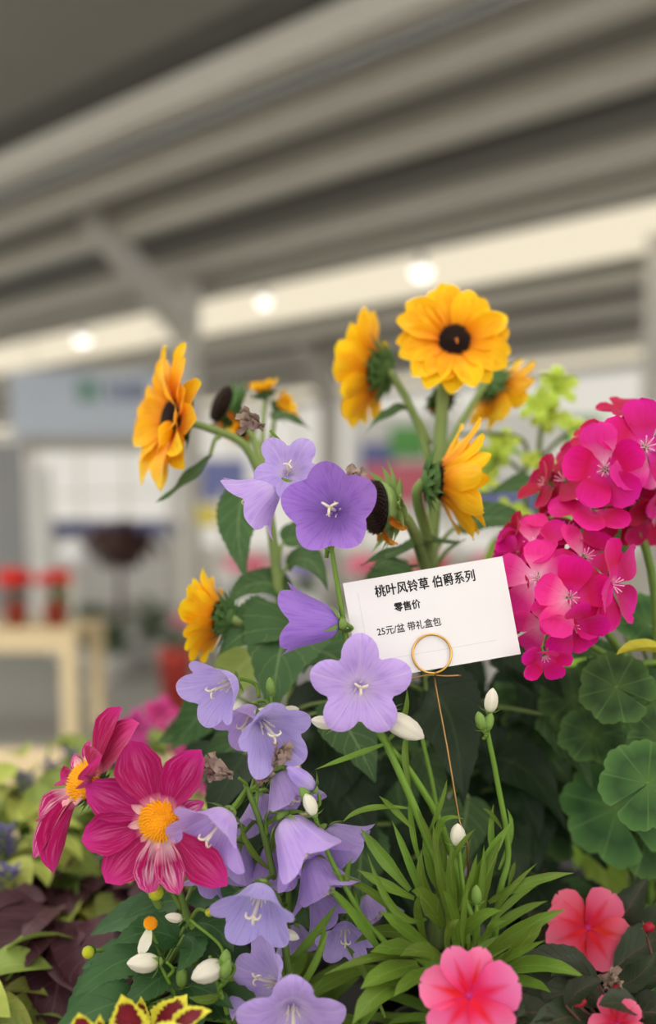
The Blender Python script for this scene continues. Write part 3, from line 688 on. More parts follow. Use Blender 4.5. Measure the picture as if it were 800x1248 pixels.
# bright narrow leaves along the stems: base, bend, tip, width
for a, b, c, W in [
    ((474, 905, .50), (440, 918, .49), (384, 938, .48), 10), ((497, 985, .50), (440, 978, .49), (418, 1002, .48), 10), ((503, 1010, .50), (480, 985, .50), (462, 970, .49), 10),
    ((470, 905, .50), (500, 880, .49), (496, 838, .49), 10), ((500, 960, .50), (490, 920, .50), (497, 890, .50), 11), ((533, 1030, .50), (530, 990, .50), (566, 998, .48), 13),
    ((545, 1100, .51), (520, 1060, .50), (518, 1005, .50), 16), ((540, 1115, .50), (505, 1080, .49), (515, 1035, .49), 15), ((500, 1085, .50), (465, 1045, .50), (440, 1010, .50), 20),
    ((505, 1095, .49), (470, 1080, .48), (436, 1060, .48), 16), ((520, 1120, .49), (480, 1140, .47), (448, 1040, .47), 12), ((560, 1120, .50), (545, 1070, .49), (552, 1030, .49), 13),
    ((572, 1110, .51), (580, 1060, .50), (625, 1000, .50), 20), ((590, 1120, .51), (585, 1070, .50), (612, 1020, .50), 16), ((596, 1100, .51), (640, 1070, .50), (700, 1064, .49), 16),
    ((600, 1120, .51), (610, 1090, .50), (655, 1052, .50), 9), ((604, 1050, .52), (595, 1020, .52), (602, 980, .52), 10), ((608, 1060, .52), (632, 1010, .52), (618, 985, .52), 9),
    ((612, 1010, .52), (600, 990, .52), (588, 985, .51), 7), ((620, 1080, .52), (625, 1060, .52), (628, 1050, .52), 8), ((540, 1130, .50), (520, 1090, .48), (502, 1086, .47), 30),
    ((555, 1150, .50), (580, 1110, .48), (612, 1110, .47), 18), ((575, 1165, .50), (590, 1130, .48), (618, 1122, .46), 17), ((585, 1170, .50), (630, 1130, .48), (690, 1108, .47), 22),
    ((590, 1180, .50), (620, 1165, .48), (665, 1146, .46), 14), ((600, 1190, .50), (650, 1160, .48), (715, 1192, .46), 26), ((600, 1200, .50), (640, 1190, .48), (672, 1210, .46), 24),
    ((520, 1150, .50), (505, 1110, .48), (512, 1090, .47), 14), ((530, 1160, .50), (490, 1130, .48), (463, 1110, .46), 20), ((525, 1170, .50), (480, 1150, .47), (395, 1188, .45), 15),
    ((520, 1185, .49), (470, 1185, .47), (434, 1240, .45), 14), ((515, 1160, .49), (490, 1150, .47), (452, 1160, .46), 26), ((540, 1170, .48), (520, 1150, .46), (488, 1165, .45), 24),
    ((530, 1180, .48), (500, 1190, .46), (480, 1215, .45), 22), ((560, 1150, .49), (555, 1100, .48), (540, 1085, .47), 14), ((605, 1180, .49), (640, 1150, .47), (664, 1120, .47), 20),
    ((565, 1165, .49), (560, 1120, .47), (572, 1075, .47), 10), ((545, 1165, .48), (540, 1130, .46), (560, 1120, .46), 16), ((510, 1175, .48), (470, 1180, .46), (440, 1205, .45), 30),
    ((490, 1200, .47), (460, 1200, .45), (430, 1248, .44), 34), ((520, 1150, .51), (470, 1120, .50), (432, 1150, .49), 20),
    ((500, 1130, .50), (470, 1090, .49), (400, 1060, .48), 13), ((560, 1180, .51), (600, 1150, .52), (640, 1140, .53), 26), ((470, 1170, .485), (440, 1120, .48), (400, 1078, .47), 14),
    ((585, 1150, .53), (620, 1110, .53), (668, 1098, .53), 14), ((548, 1060, .50), (556, 1030, .495), (580, 1010, .49), 8), ((530, 1100, .51), (545, 1050, .51), (540, 1010, .51), 12),
    ((520, 1110, .505), (500, 1050, .50), (478, 1000, .50), 12), ((515, 1060, .505), (498, 1010, .50), (500, 960, .50), 9), ((550, 1130, .50), (535, 1070, .49), (528, 1000, .49), 13), ((575, 1140, .505), (590, 1080, .50), (590, 1030, .50), 12), ((545, 1120, .52), (560, 1060, .52), (575, 1020, .53), 12),
    ((500, 1140, .50), (470, 1110, .49), (462, 1070, .49), 12), ((535, 1050, .50), (520, 1010, .49), (508, 985, .49), 9), ((560, 1110, .49), (575, 1070, .48), (582, 1040, .48), 9), ((595, 1130, .51), (625, 1090, .51), (660, 1075, .51), 11), ((480, 930, .50), (478, 900, .50), (452, 880, .50), 8), ((520, 1020, .505), (540, 980, .50), (545, 950, .50), 8)]:
    pleaf(A, a, b, c, W * .85, hint=(-.25 if c[0] < a[0] else .25, .55, .8))
rn = random.Random(11)
lm = leafmesh('leaf', .05, .013, M['bleaf'], LAN, 8, 2)
for i in range(46):
    a = rn.uniform(0, 6.28); el = rn.uniform(.1, .9); d_ = Vector((math.cos(a) * math.cos(el), math.sin(a) * math.cos(el), math.sin(el)))
    p = s0 + Vector((math.cos(a) * .012, math.sin(a) * .012, rn.uniform(.0, .05)))
    partM(A, 'leaf', lm, T(p) @ frame(Vector((0, 0, 1)) - d_ * .3, 0, d_) @ Matrix.Scale(rn.uniform(.7, 1.2), 4))

B = plant('bellflower_plant', 'bellflower with a crowded arching spray of drooping lavender bells beside the dahlia', 'potted plant', -.032, .505, .055, 'potted bellflowers')
s0 = soil(B)
stem(B, [s0, P(354, 1240, .50), P(346, 1140, .498), P(333, 1065, .497), P(318, 1005, .497), P(299, 955, .497)], .0026, .0015, M['gstem'])
stem(B, [P(478, 1180, .50) * 0 + s0 + Vector((.02, .005, 0)), P(480, 1190, .49), P(440, 1115, .485), P(400, 1040, .483), P(378, 975, .483)], .0020, .0012, M['bstem'])
stem(B, [s0 + Vector((-.005, .012, 0)), P(352, 1100, .525), P(345, 960, .52), P(334, 880, .515), P(330, 832, .51)], .0020, .0011, M['bstem'])
stem(B, [s0 + Vector((-.02, -.01, 0)), P(280, 1250, .48), P(266, 1200, .475), P(256, 1165, .475)], .0016, .001, M['bstem'])
stem(B, [s0 + Vector((-.025, -.005, 0)), P(225, 1235, .49), P(205, 1195, .485), P(196, 1178, .485)], .0015, .0009, M['bstem'])
for (cx, cy, d, R, ax, op, node, mt, roll) in [
    (262, 842, .49, 47, (-.55, -.30, .75), .36, (316, 850, .51), 'bell3', 10), (332, 895, .485, 50, (.42, -.35, .82), .42, (328, 860, .51), 'bell3', 15), (298, 884, .51, 40, (-.3, -.6, .5), .4, (330, 868, .515), 'bell', 0),
    (256, 1020, .47, 56, (-.45, -.52, .70), .36, (300, 960, .497), 'bell', 10), (355, 972, .50, 46, (.40, -.80, .30), .35, (312, 985, .497), 'bell4', 0),
    (311, 1112, .465, 55, (-.16, -.58, .76), .45, (340, 1100, .498), 'bell3', 0), (372, 1038, .48, 58, (.52, -.75, .32), .22, (325, 1020, .497), 'bell', 20),
    (424, 1032, .51, 44, (.80, -.55, .15), .3, (340, 1040, .498), 'bell4', 0), (396, 1082, .495, 52, (.40, -.85, .3), .35, (342, 1080, .498), 'bell4', 0),
    (338, 1062, .512, 46, (.05, -.95, .2), .3, (330, 1040, .498), 'bell4', 0), (284, 1062, .51, 46, (-.2, -.9, .3), .35, (322, 1020, .497), 'bell4', 10), (322, 1000, .515, 44, (.05, -.8, .4), .35, (305, 970, .497), 'bell4', 0),
    (421, 1147, .495, 36, (.02, -.50, .85), .4, (440, 1115, .487), 'bell3', 0), (458, 1112, .525, 34, (.35, -.7, .3), .4, (440, 1120, .49), 'bell4', 0),
    (316, 1194, .478, 52, (-.62, .35, .50), .6, (350, 1220, .499), 'bell3', 15), (357, 1246, .455, 62, (.06, -.30, .95), .8, (352, 1215, .499), 'bell', 0),
    (250, 1078, .505, 30, (-.35, -.9, .25), .3, (300, 1010, .5), 'bell4', 0), (362, 1152, .53, 36, (.2, -.85, .2), .4, (346, 1140, .5), 'bell4', 0), (400, 1115, .51, 38, (.5, -.75, .2), .35, (342, 1090, .5), 'bell4', 0)]:
    bellflower(B, cx, cy, d, R * 1.1, ax, op, node, mt, roll)
bud(B, 366, 948, .478, 44, (-.72, .65, .25), BUDP, (380, 985, .483), .9); bud(B, 378, 980, .475, 30, (-.35, .9, .3), BUDW, (388, 1005, .483)); bud(B, 372, 968, .477, 24, (-.5, .8, .3), BUDG, (384, 995, .483))
bud(B, 330, 836, .50, 22, (-.1, 1, .1), BUDG, (331, 850, .51)); bud(B, 322, 869, .505, 26, (-.8, .1, .3), BUDW, (334, 872, .513)); bud(B, 352, 868, .505, 28, (.8, .3, .2), BUDW, (336, 876, .514))
bud(B, 252, 1184, .47, 40, (-.85, -.30, .3), BUDW, (268, 1205, .476), 1.25); bud(B, 174, 1173, .48, 38, (-1, .02, .15), BUDW, (203, 1192, .485), 1.15); bud(B, 212, 1118, .49, 22, (-.9, .2, .2), BUDW, (262, 1185, .478))
bud(B, 275, 1170, .47, 28, (.1, 1, .1), BUDG, (266, 1200, .476)); bud(B, 276, 1180, .468, 26, (.3, .9, .2), BUDG, (268, 1205, .476)); bud(B, 354, 1140, .485, 24, (.9, -.2, .3), BUDW, (344, 1128, .498)); bud(B, 222, 1190, .485, 28, (.1, 1, .2), BUDG, (218, 1225, .488))
withered(B, 266, 938, .49, 24, (-.9, .4, .2), 5, (299, 958, .497)); withered(B, 342, 922, .487, 22, (.5, .7, .3), 6, (303, 962, .497)); withered(B, 318, 945, .492, 18, (.2, .6, .3), 7, (300, 958, .497))
for a, b, c, W in [((345, 1180, .50), (380, 1150, .49), (412, 1100, .49), 12), ((350, 1220, .49), (400, 1170, .48), (395, 1120, .47), 10), ((300, 965, .497), (290, 985, .49), (262, 1000, .49), 9), ((320, 1010, .497), (345, 985, .49), (372, 990, .48), 8),
    ((352, 1230, .48), (385, 1180, .47), (400, 1135, .47), 8), ((330, 1060, .497), (300, 1040, .49), (292, 1000, .48), 8), ((460, 1150, .49), (430, 1110, .48), (400, 1085, .48), 10), ((425, 1090, .485), (420, 1060, .48), (430, 1045, .48), 6), ((270, 1210, .475), (255, 1225, .465), (230, 1215, .46), 12),
    ((240, 1250, .47), (235, 1240, .46), (205, 1222, .45), 9), ((285, 1245, .47), (300, 1220, .46), (320, 1215, .46), 8), ((470, 1240, .50), (440, 1170, .50), (420, 1150, .50), 8)]:
    pleaf(B, a, b, c, W, hint=(0, .5, .8))
for i in range(40):
    a = rn.uniform(0, 6.28); el = rn.uniform(.1, .9); d_ = Vector((math.cos(a) * math.cos(el), math.sin(a) * math.cos(el), math.sin(el)))
    partM(B, 'leaf', lm, T(s0 + Vector((math.cos(a) * .015, math.sin(a) * .015, rn.uniform(0, .05)))) @ frame(Vector((0, 0, 1)) - d_ * .3, 0, d_) @ Matrix.Scale(rn.uniform(.8, 1.3), 4))

# ------------------------------------------------------------------ sunflowers
def florets(R, dome, n, hgt, mat, mat2=None, name='disc', inner=0.35, lean=.0):
    ga = PI * (3 - 5 ** .5); V, Fc = [], []
    m = lathe([(R * math.cos(t) if t < 1.56 else .0005, dome * math.sin(t)) for t in [i / 8 * PI / 2 for i in range(9)]], mat2 or mat, name, 20)
    ms = [(m, Matrix.Identity(4))]
    for i in range(n):
        r = R * .98 * math.sqrt((i + .5) / n); a = i * ga; z = dome * math.sqrt(max(0, 1 - (r / R) ** 2)); s = R * 1.05 / math.sqrt(n)
        h = hgt * (1 if r > R * inner else .5); o = len(V); c = Vector((r * math.cos(a), r * math.sin(a), z)); nr = Vector((c.x * .5, c.y * .5, R * .7)).normalized()
        for k in range(4): V.append(c + Vector((math.cos(k * PI / 2 + a), math.sin(k * PI / 2 + a), 0)) * s)
        V.append(c + nr * h); Fc += [(o, o + 1, o + 4), (o + 1, o + 2, o + 4), (o + 2, o + 3, o + 4), (o + 3, o, o + 4)]
    ms.append((mk('f', V, Fc, mat, None, False), Matrix.Identity(4)))
    return joinm(name, ms)
SDISC = florets(1, .35, 260, .16, M['sdisc'], M['sdisc2'])
RAYP = [(0, .35), (.2, .72), (.5, 1), (.75, .86), (.92, .46), (1, .05)]
RAYS = [ribbon((0, 0, 0), (0, .5, .08 * k), (0, 1, -.10 + .07 * k), (0, 0, 1), .62, RAYP, 11, 6, .25, .025, 1.5, notch=.05 if k % 2 else .0, warp=1.3, mat=M['ray'], name='petal', seed=k) for k in range(4)]
RAYW = ribbon((0, 0, 0), (.1, .4, .2), (.25, .7, -.1), (0, 0, 1), .30, RAYP, 8, 4, 1.2, .06, 2, mat=M['ray2'], name='withered_petal', seed=9)
def bracts(mat, n=14, L=.55):
    ms = [(lathe([(.12, -.42), (.3, -.34), (.46, -.16), (.5, -.02), (.45, .05)], M[mat], 'b', 18), Matrix.Identity(4))]
    for ring in (0, 1):
        for k in range(n):
            a = k * 2 * PI / n + ring * .22; d = Vector((math.cos(a), math.sin(a), 0)); b = d * (.40 - .1 * ring) + Vector((0, 0, -.2 - .1 * ring))
            ms.append((ribbon(b, b + d * .25, b + d * (L + .1 * (k % 3)) + Vector((0, 0, .22 - .1 * (k % 2))), Vector((0, 0, -1)) - d * .1, .26, [(0, .9), (.35, 1), (1, .02)], 6, 2, .3, mat=M[mat], seed=k), T(b)))
    return joinm('calyx', ms)
BRACT = bracts('sgreen'); BRACTP = bracts('spale', 12, .42)
def sunflower(root, cx, cy, d, Rpx, ax, npet=15, disc=.28, tilt=10, tilt2=22, roll=0, n2=11, seed=1, petals=True, brm=BRACT, jit=7, wsc=1.0):
    rn = random.Random(seed); R = Rpx / F * d; axis = D(*ax); rd = disc * R; Lp = R - rd * .8
    Mw = T(P(cx, cy, d)) @ frame(axis, math.radians(roll))
    h = partM(root, 'flower_head', brm, Mw @ Matrix.Scale(rd * 1.9, 4)); k = 1 / (rd * 1.9)
    ob('disc', SDISC, h, Matrix.Scale(k, 4) @ T((0, 0, rd * .1)) @ Matrix.Scale(rd, 4))
    if petals:
        for ring, (n, tl) in enumerate(((npet, tilt), (n2, tilt2))):
            for i in range(n):
                a = (i + .5 * ring + rn.uniform(-.2, .2)) / n * 2 * PI
                s = Lp * rn.uniform(.9, 1.06) * (1 if ring == 0 else .78)
                L = Matrix.Rotation(a, 4, 'Z') @ T((0, rd * .78, rd * .06 * (1 + ring))) @ Matrix.Rotation(math.radians(tl + rn.uniform(-jit, jit)), 4, 'X') @ Matrix.Rotation(math.radians(rn.uniform(-12, 12)), 4, 'Y') @ Matrix.Diagonal((s * wsc * rn.uniform(.9, 1.1), s, s, 1))
                ob('petal', RAYS[rn.randrange(4)], h, Matrix.Scale(k, 4) @ L)
    else:
        for i in range(3):
            ob('withered_petal', RAYW, h, Matrix.Scale(k, 4) @ Matrix.Rotation(2.6 + i * .8, 4, 'Z') @ T((0, rd * .9, 0)) @ Matrix.Rotation(-.8, 4, 'X') @ Matrix.Scale(rd * 1.1, 4))
    return P(cx, cy, d) - axis * rd * .7, axis, h
HEART = [(0, .25), (.05, .62), (.15, .92), (.28, 1), (.5, .82), (.72, .48), (.9, .16), (1, .01)]

R_ = plant('sunflower_plant', 'tall golden sunflower plant with one fully open bloom facing out, behind the price card', 'potted plant', .085, .68, .055, 'potted sunflowers')
s0 = soil(R_)
b1, a1, h1 = sunflower(R_, 554, 416, .62, 74, (-.02, .16, 1), 17, .27, 4, 14, 5, 12, 2)
ob('style', tube([Vector((0, -.05, .22)), Vector((.02, -.12, .42)), Vector((.0, -.30, .5))], .035, .03, M['ray2'], 'style', 6, 3)[0], h1, T((0, -.05, .22)))
stem(R_, [s0, P(528, 900, .66), P(524, 700, .65), P(535, 560, .645), P(541, 470, .64), b1], .0062, .0042, M['sstem'])
b2, a2, h2 = sunflower(R_, 460, 452, .665, 74, (-.80, .12, -.42), 14, .3, 18, 30, 0, 10, 3)
stem(R_, [P(527, 580, .65), P(515, 530, .655), P(492, 480, .66), b2], .0034, .0028, M['sstem'])
b3, a3, h3 = sunflower(R_, 604, 470, .69, 58, (.66, -.45, -.4), 12, .3, 14, 24, 0, 8, 4)
stem(R_, [P(533, 575, .65), P(560, 520, .67), b3], .0032, .0026, M['sstem'])
b4, a4, h4 = sunflower(R_, 532, 586, .565, 92, (.95, .02, -.08), 15, .25, 42, 56, 0, 9, 5, jit=16, wsc=.72)
stem(R_, [P(527, 760, .65), P(520, 660, .60), P(508, 606, .57), b4], .0040, .0032, M['sstem'])
b5, a5, h5 = sunflower(R_, 463, 618, .54, 112, (-.88, -.06, .34), 0, .29, 0, 0, 0, 0, 6, False, BRACTP)
stem(R_, [P(526, 720, .64), P(505, 650, .57), b5], .0040, .0032, M['sstem'])
b6, a6, h6 = sunflower(R_, 540, 490, .70, 60, (.3, -.5, .5), 0, .22, 0, 0, 0, 0, 7, False)
stem(R_, [P(533, 560, .65), b6], .003, .0022, M['sstem'])
def hleaf(root, a, b, c, W, mat='sleaf', hint=(0, .5, .8), pet=None, ruf=.02, cup=.2, **k):
    o = pleaf(root, a, b, c, W, mat, HEART, hint, 28, 8, cup, 'leaf', ruf=ruf, rn=2, serr=(1, .035), **k)
    if pet: stem(root, [P(*pet), (P(*pet) + P(*a)) * .5 + Vector((0, 0, .004)), P(*a)], .0018, .0013, M['sstem'], 'leaf_stalk', 6)
    return o
for a, b, c, W, mat, hint, pet in [
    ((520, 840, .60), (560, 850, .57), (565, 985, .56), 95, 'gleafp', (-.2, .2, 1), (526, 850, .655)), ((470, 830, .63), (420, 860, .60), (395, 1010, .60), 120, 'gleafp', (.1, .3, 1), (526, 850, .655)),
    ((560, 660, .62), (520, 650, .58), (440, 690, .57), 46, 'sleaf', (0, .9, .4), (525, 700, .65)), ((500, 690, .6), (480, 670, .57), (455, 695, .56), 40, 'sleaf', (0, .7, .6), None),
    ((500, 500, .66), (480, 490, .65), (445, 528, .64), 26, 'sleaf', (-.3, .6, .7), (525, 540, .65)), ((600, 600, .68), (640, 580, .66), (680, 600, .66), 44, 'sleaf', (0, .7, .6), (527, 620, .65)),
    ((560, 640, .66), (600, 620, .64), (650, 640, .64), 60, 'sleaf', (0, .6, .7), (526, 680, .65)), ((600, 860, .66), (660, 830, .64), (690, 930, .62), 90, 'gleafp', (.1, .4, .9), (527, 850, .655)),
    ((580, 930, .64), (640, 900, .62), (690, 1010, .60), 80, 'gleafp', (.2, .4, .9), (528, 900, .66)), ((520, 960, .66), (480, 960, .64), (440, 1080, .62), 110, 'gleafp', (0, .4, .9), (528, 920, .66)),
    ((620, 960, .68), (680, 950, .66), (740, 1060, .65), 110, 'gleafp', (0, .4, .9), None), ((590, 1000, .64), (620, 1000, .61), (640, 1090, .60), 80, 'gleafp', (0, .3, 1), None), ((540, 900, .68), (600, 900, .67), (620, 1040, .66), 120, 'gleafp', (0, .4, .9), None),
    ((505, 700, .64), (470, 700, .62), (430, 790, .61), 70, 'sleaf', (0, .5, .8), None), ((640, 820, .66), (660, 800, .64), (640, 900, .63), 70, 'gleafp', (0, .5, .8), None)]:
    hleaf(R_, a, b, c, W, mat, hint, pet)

def fill_leaves(root, n, x0, x1, y0, y1, d0, d1, anchor, mats, seed, Lpx=(70, 110)):
    rn = random.Random(seed); ms = [ribbon((0, 0, 0), (0, .5, .14), (0, 1, -.12), (0, 0, 1), .68, HEART, 20, 6, .2, .02, 2, serr=(1, .03), mat=M[k], name='leaf', seed=seed + i) for i, k in enumerate(mats)]
    for i in range(n):
        px, py, d = rn.uniform(x0, x1), rn.uniform(y0, y1), rn.uniform(d0, d1); p = P(px, py, d); L = rn.uniform(*Lpx) / F * d
        a = Vector((anchor[0], anchor[1], p.z - rn.uniform(.0, .05))); a.z = max(a.z, BZ + POT_H * .9)
        o = p - a; o.z = 0; o = o.normalized() if o.length > .004 else Vector((0, -1, 0))
        dr = (o * .7 + D(rn.uniform(-.6, .6), -.6, .3) * .8).normalized()
        partM(root, 'leaf', ms[i % len(ms)], T(p) @ frame(D(rn.uniform(-.4, .4), rn.uniform(.3, .8), .8), 0, dr) @ Matrix.Scale(L, 4))
        stem(root, [a, (a + p) * .5 + Vector((0, 0, .008)), p], .0016, .0012, M['sstem'], 'leaf_stalk', 5)
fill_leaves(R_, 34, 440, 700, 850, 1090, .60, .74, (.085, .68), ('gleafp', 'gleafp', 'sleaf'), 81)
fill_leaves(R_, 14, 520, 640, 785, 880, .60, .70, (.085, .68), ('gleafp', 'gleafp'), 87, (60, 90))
L_ = plant('sunflower_plant', 'sunflower plant with a golden bloom seen edge-on beside the purple bells', 'potted plant', -.045, .645, .055, 'potted sunflowers')
s0 = soil(L_)
b1, a1, h1 = sunflower(L_, 213, 512, .60, 90, (-.84, .06, .52), 15, .27, 8, 24, 0, 12, 12)
stem(L_, [s0, P(355, 860, .63), P(340, 720, .63), P(325, 610, .63), P(300, 545, .62), P(255, 522, .61), b1], .0046, .0022, M['sstem'])
b2, a2, h2 = sunflower(L_, 274, 495, .66, 80, (-.62, .28, .40), 0, .28, 0, 0, 0, 0, 13, False)
stem(L_, [P(322, 600, .63), P(312, 540, .645), b2], .0030, .0024, M['sstem'])
b3, a3, h3 = sunflower(L_, 270, 752, .58, 66, (-.88, .12, -.28), 13, .3, 30, 42, 0, 10, 14)
stem(L_, [P(352, 830, .63), P(320, 780, .60), b3], .0036, .0028, M['sstem'])
for k, (px, py, ax) in enumerate(((322, 478, (-.2, .8, .3)), (342, 498, (.6, .3, .3)), (298, 528, (-.3, .2, .7)))):
    bb, aa, hh = sunflower(L_, px, py, .71, 26, ax, 9, .4, 45, 60, 0, 5, 20 + k); stem(L_, [P(322, 585, .635), P((px + 318) / 2, (py + 580) / 2, .68), bb], .0024, .0018, M['sstem'])
hleaf(L_, (256, 556, .605), (228, 590, .60), (190, 613, .60), 34, 'sleaf', (-.5, .6, .5), (268, 532, .612))
for a, b, c, W, mat, hint, pet in [
    ((300, 590, .62), (280, 640, .60), (300, 705, .60), 56, 'sleaf', (-.2, .2, 1), (320, 600, .63)), ((350, 770, .61), (320, 740, .58), (265, 800, .57), 90, 'sleaf', (-.1, .6, .8), (348, 780, .63)),
    ((360, 760, .60), (340, 760, .57), (330, 880, .56), 110, 'sleaf', (.1, .4, .9), (348, 780, .63)), ((370, 800, .62), (410, 770, .60), (440, 860, .59), 80, 'sleaf', (.2, .5, .8), (352, 820, .63)),
    ((330, 510, .68), (350, 500, .68), (380, 525, .68), 26, 'sleaf', (0, .7, .6), None), ((350, 880, .62), (400, 860, .60), (430, 960, .58), 100, 'gleafp', (.1, .4, .9), (355, 860, .63)), ((340, 900, .62), (290, 880, .61), (240, 960, .60), 80, 'sleaf', (0, .5, .8), (355, 870, .63)),
    ((365, 940, .62), (420, 940, .60), (460, 1040, .59), 110, 'gleafp', (0, .4, .9), None), ((310, 800, .66), (270, 820, .66), (250, 900, .66), 60, 'bushl2', (0, .5, .8), None), ((350, 690, .63), (380, 660, .61), (400, 720, .60), 40, 'sleaf', (0, .5, .8), (340, 720, .63)),
    ((345, 660, .64), (390, 640, .66), (440, 660, .67), 50, 'sleaf', (0, .6, .7), (337, 700, .63)), ((360, 1000, .60), (300, 980, .60), (240, 1060, .58), 100, 'gleafp', (0, .4, .9), None), ((355, 720, .635), (300, 690, .62), (275, 745, .62), 44, 'sleaf', (0, .5, .8), None)]:
    hleaf(L_, a, b, c, W, mat, hint, pet)

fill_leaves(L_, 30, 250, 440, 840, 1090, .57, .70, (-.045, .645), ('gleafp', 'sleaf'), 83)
# ------------------------------------------------------------------ geranium
GP = [(0, .22), (.2, .45), (.5, .9), (.75, 1), (.92, .72), (1, .2)]
def gpet(mat): return [ribbon((0, 0, 0), (0, .5, .16 - .1 * k), (0, 1, .02 - .12 * k), (0, 0, 1), .84, GP, 10, 8, .10 + .12 * k, .035, 1, notch=.03, warp=1.5, mat=M[mat], name='petal', seed=30 + k) for k in range(3)]
GPET = {k: gpet(k) for k in ('ger', 'ger2', 'ger3')}
def gcenter():
    ms = [(lathe([(.03, -.5), (.045, -.25), (.10, -.05), (.07, .06), (.01, .08)], M['gstem'], 'c', 8), Matrix.Identity(4))]
    for k in range(7):
        a = k * .9; m, o = tube([Vector((0, 0, .02)), Vector((.08 * math.cos(a), .08 * math.sin(a), .18)), Vector((.17 * math.cos(a), .17 * math.sin(a), .28))], .010, .013, M['ger2'], 's', 5, 2); ms.append((m, T(o)))
    for k in range(5):
        a = k * 1.257; d = Vector((math.cos(a), math.sin(a), 0)); ms.append((ribbon(d * .07, d * .2 + Vector((0, 0, .03)), d * .32 + Vector((0, 0, -.03)), (0, 0, 1), .1, NAR, 4, 2, mat=M['gstem']), T(d * .07)))
    return joinm('flower', ms)
GC = gcenter()
def geranium(root, cx, cy, d, Rpx, ax, mat='ger', roll=0, tilt=8, hub=None, seed=0):
    rn = random.Random(seed * 13 + int(cx)); R = Rpx / F * d; axis = D(*ax); Mw = T(P(cx, cy, d)) @ frame(axis, math.radians(roll)) @ Matrix.Scale(R, 4)
    f = partM(root, 'flower', GC, Mw)
    for i in range(5):
        a = i / 5 * 2 * PI + rn.uniform(-.12, .12); mm = 'ger2' if (mat == 'ger' and rn.random() < .18) else mat
        ob('petal', GPET[mm][rn.randrange(3)], f, Matrix.Rotation(a, 4, 'Z') @ T((0, .06, .0 + .015 * i)) @ Matrix.Rotation(math.radians(tilt + rn.uniform(-14, 16)), 4, 'X') @ Matrix.Rotation(math.radians(rn.uniform(-14, 14)), 4, 'Y') @ Matrix.Scale(rn.uniform(.9, 1.05), 4))
    if hub is not None:
        b = P(cx, cy, d) - axis * R * .45; h = P(*hub); stem(root, [h, (b + h) * .5 + Vector((0, 0, .003)), b], .0008, .0007, M['gstem'], 'flower_stalk', 5)
G = plant('geranium_plant', 'geranium with round clusters of hot pink flowers and scalloped leaves', 'potted plant', .235, .64, .06)
s0 = soil(G)
HA_ = (762, 600, .565); HB_ = (700, 705, .555)
stem(G, [s0, P(800, 900, .60), P(798, 720, .585), P(770, 620, .57), P(*HA_)], .0034, .0024, M['gstem'])
stem(G, [s0, P(790, 860, .60), P(760, 800, .575), P(725, 750, .56), P(*HB_)], .0032, .0022, M['gstem'])
stem(G, [s0 + Vector((.01, 0, 0)), P(820, 850, .58), P(760, 810, .56), P(700, 775, .55)], .0028, .0018, M['gstem'])
gi = 0
for (cx, cy, R, ax, d, mat, roll, tilt) in [
    (786, 546, 56, (-.05, .10, 1), .52, 'ger', 0, 4), (738, 572, 48, (-.35, -.10, .9), .525, 'ger', 150, 14), (742, 532, 44, (-.4, .65, .45), .55, 'ger3', 0, 10), (690, 588, 44, (-.6, .45, .4), .555, 'ger3', 20, 10), (668, 590, 34, (-.85, .25, .3), .56, 'ger3', 0, 25),
    (724, 622, 46, (.05, .75, .5), .535, 'ger', 0, 0), (760, 625, 40, (.2, -.55, .7), .57, 'ger3', 0, 10), (795, 630, 36, (.3, -.5, .7), .57, 'ger3', 0, 10), (806, 590, 38, (.5, -.3, .6), .56, 'ger', 0, 10), (775, 600, 34, (0, -.8, .5), .575, 'ger3', 0, 10), (712, 560, 36, (-.6, .4, .5), .565, 'ger3', 0, 15), (770, 505, 38, (.0, .9, .3), .56, 'ger3', 0, 10),
    (650, 668, 44, (-.5, .45, .7), .535, 'ger', 10, 12), (690, 650, 44, (.05, .85, .4), .545, 'ger', 0, 8), (712, 680, 44, (.25, .35, .85), .525, 'ger', 30, 14), (656, 706, 46, (-.4, .1, .9), .515, 'ger2', 0, 16), (694, 728, 48, (0, -.05, 1), .505, 'ger', 0, 14), (742, 712, 52, (.62, -.12, .75), .51, 'ger', 100, 16), (632, 690, 36, (-.85, .2, .4), .54, 'ger', 0, 18), (640, 735, 38, (-.5, -.2, .8), .525, 'ger3', 0, 16), (697, 760, 40, (.05, -.55, .8), .505, 'ger', 0, 14), (665, 760, 38, (-.2, -.5, .8), .515, 'ger2', 0, 14), (632, 655, 28, (-.8, .5, .2), .55, 'ger3', 0, 30), (664, 798, 30, (.0, -.55, .85), .50, 'ger', 0, 36), (650, 640, 30, (-.4, .8, .3), .56, 'ger3', 0, 20), (675, 695, 40, (-.1, .4, .9), .53, 'ger', 0, 14)]:
    gi += 1; geranium(G, cx, cy, d, R * 1.1, ax, mat, roll, tilt, HA_ if gi <= 12 else HB_, gi)
def round_leaf(seed, lob=7):
    rn = random.Random(seed); V, Fc, UV = [], [], []; nth, nr = 84, 7; ph = rn.uniform(0, 6.28)
    for i in range(nth + 1):
        t = i / nth; th = math.radians(-174 + 348 * t) + PI / 2
        sc = 1 + .11 * abs(math.sin(t * lob * PI)) + .045 * abs(math.sin(t * lob * 3 * PI)) - .05 * (1 - abs(2 * t - 1))
        for j in range(nr + 1):
            r = j / nr * sc; z = .16 * (j / nr) ** 2 * math.sin(2.2 * th + ph) * .8 + .06 * (j / nr) ** 1.5 * math.cos(t * lob * 2 * PI) - .10 * (j / nr) ** 2 + .05 * (j / nr)
            V.append((r * math.cos(th), r * math.sin(th), z)); UV.append((t, j / nr))
    for i in range(nth):
        for j in range(nr):
            q = i * (nr + 1) + j; Fc.append((q, q + nr + 1, q + nr + 2, q + 1))
    return mk('leaf', V, Fc, M['gleaf'], UV)
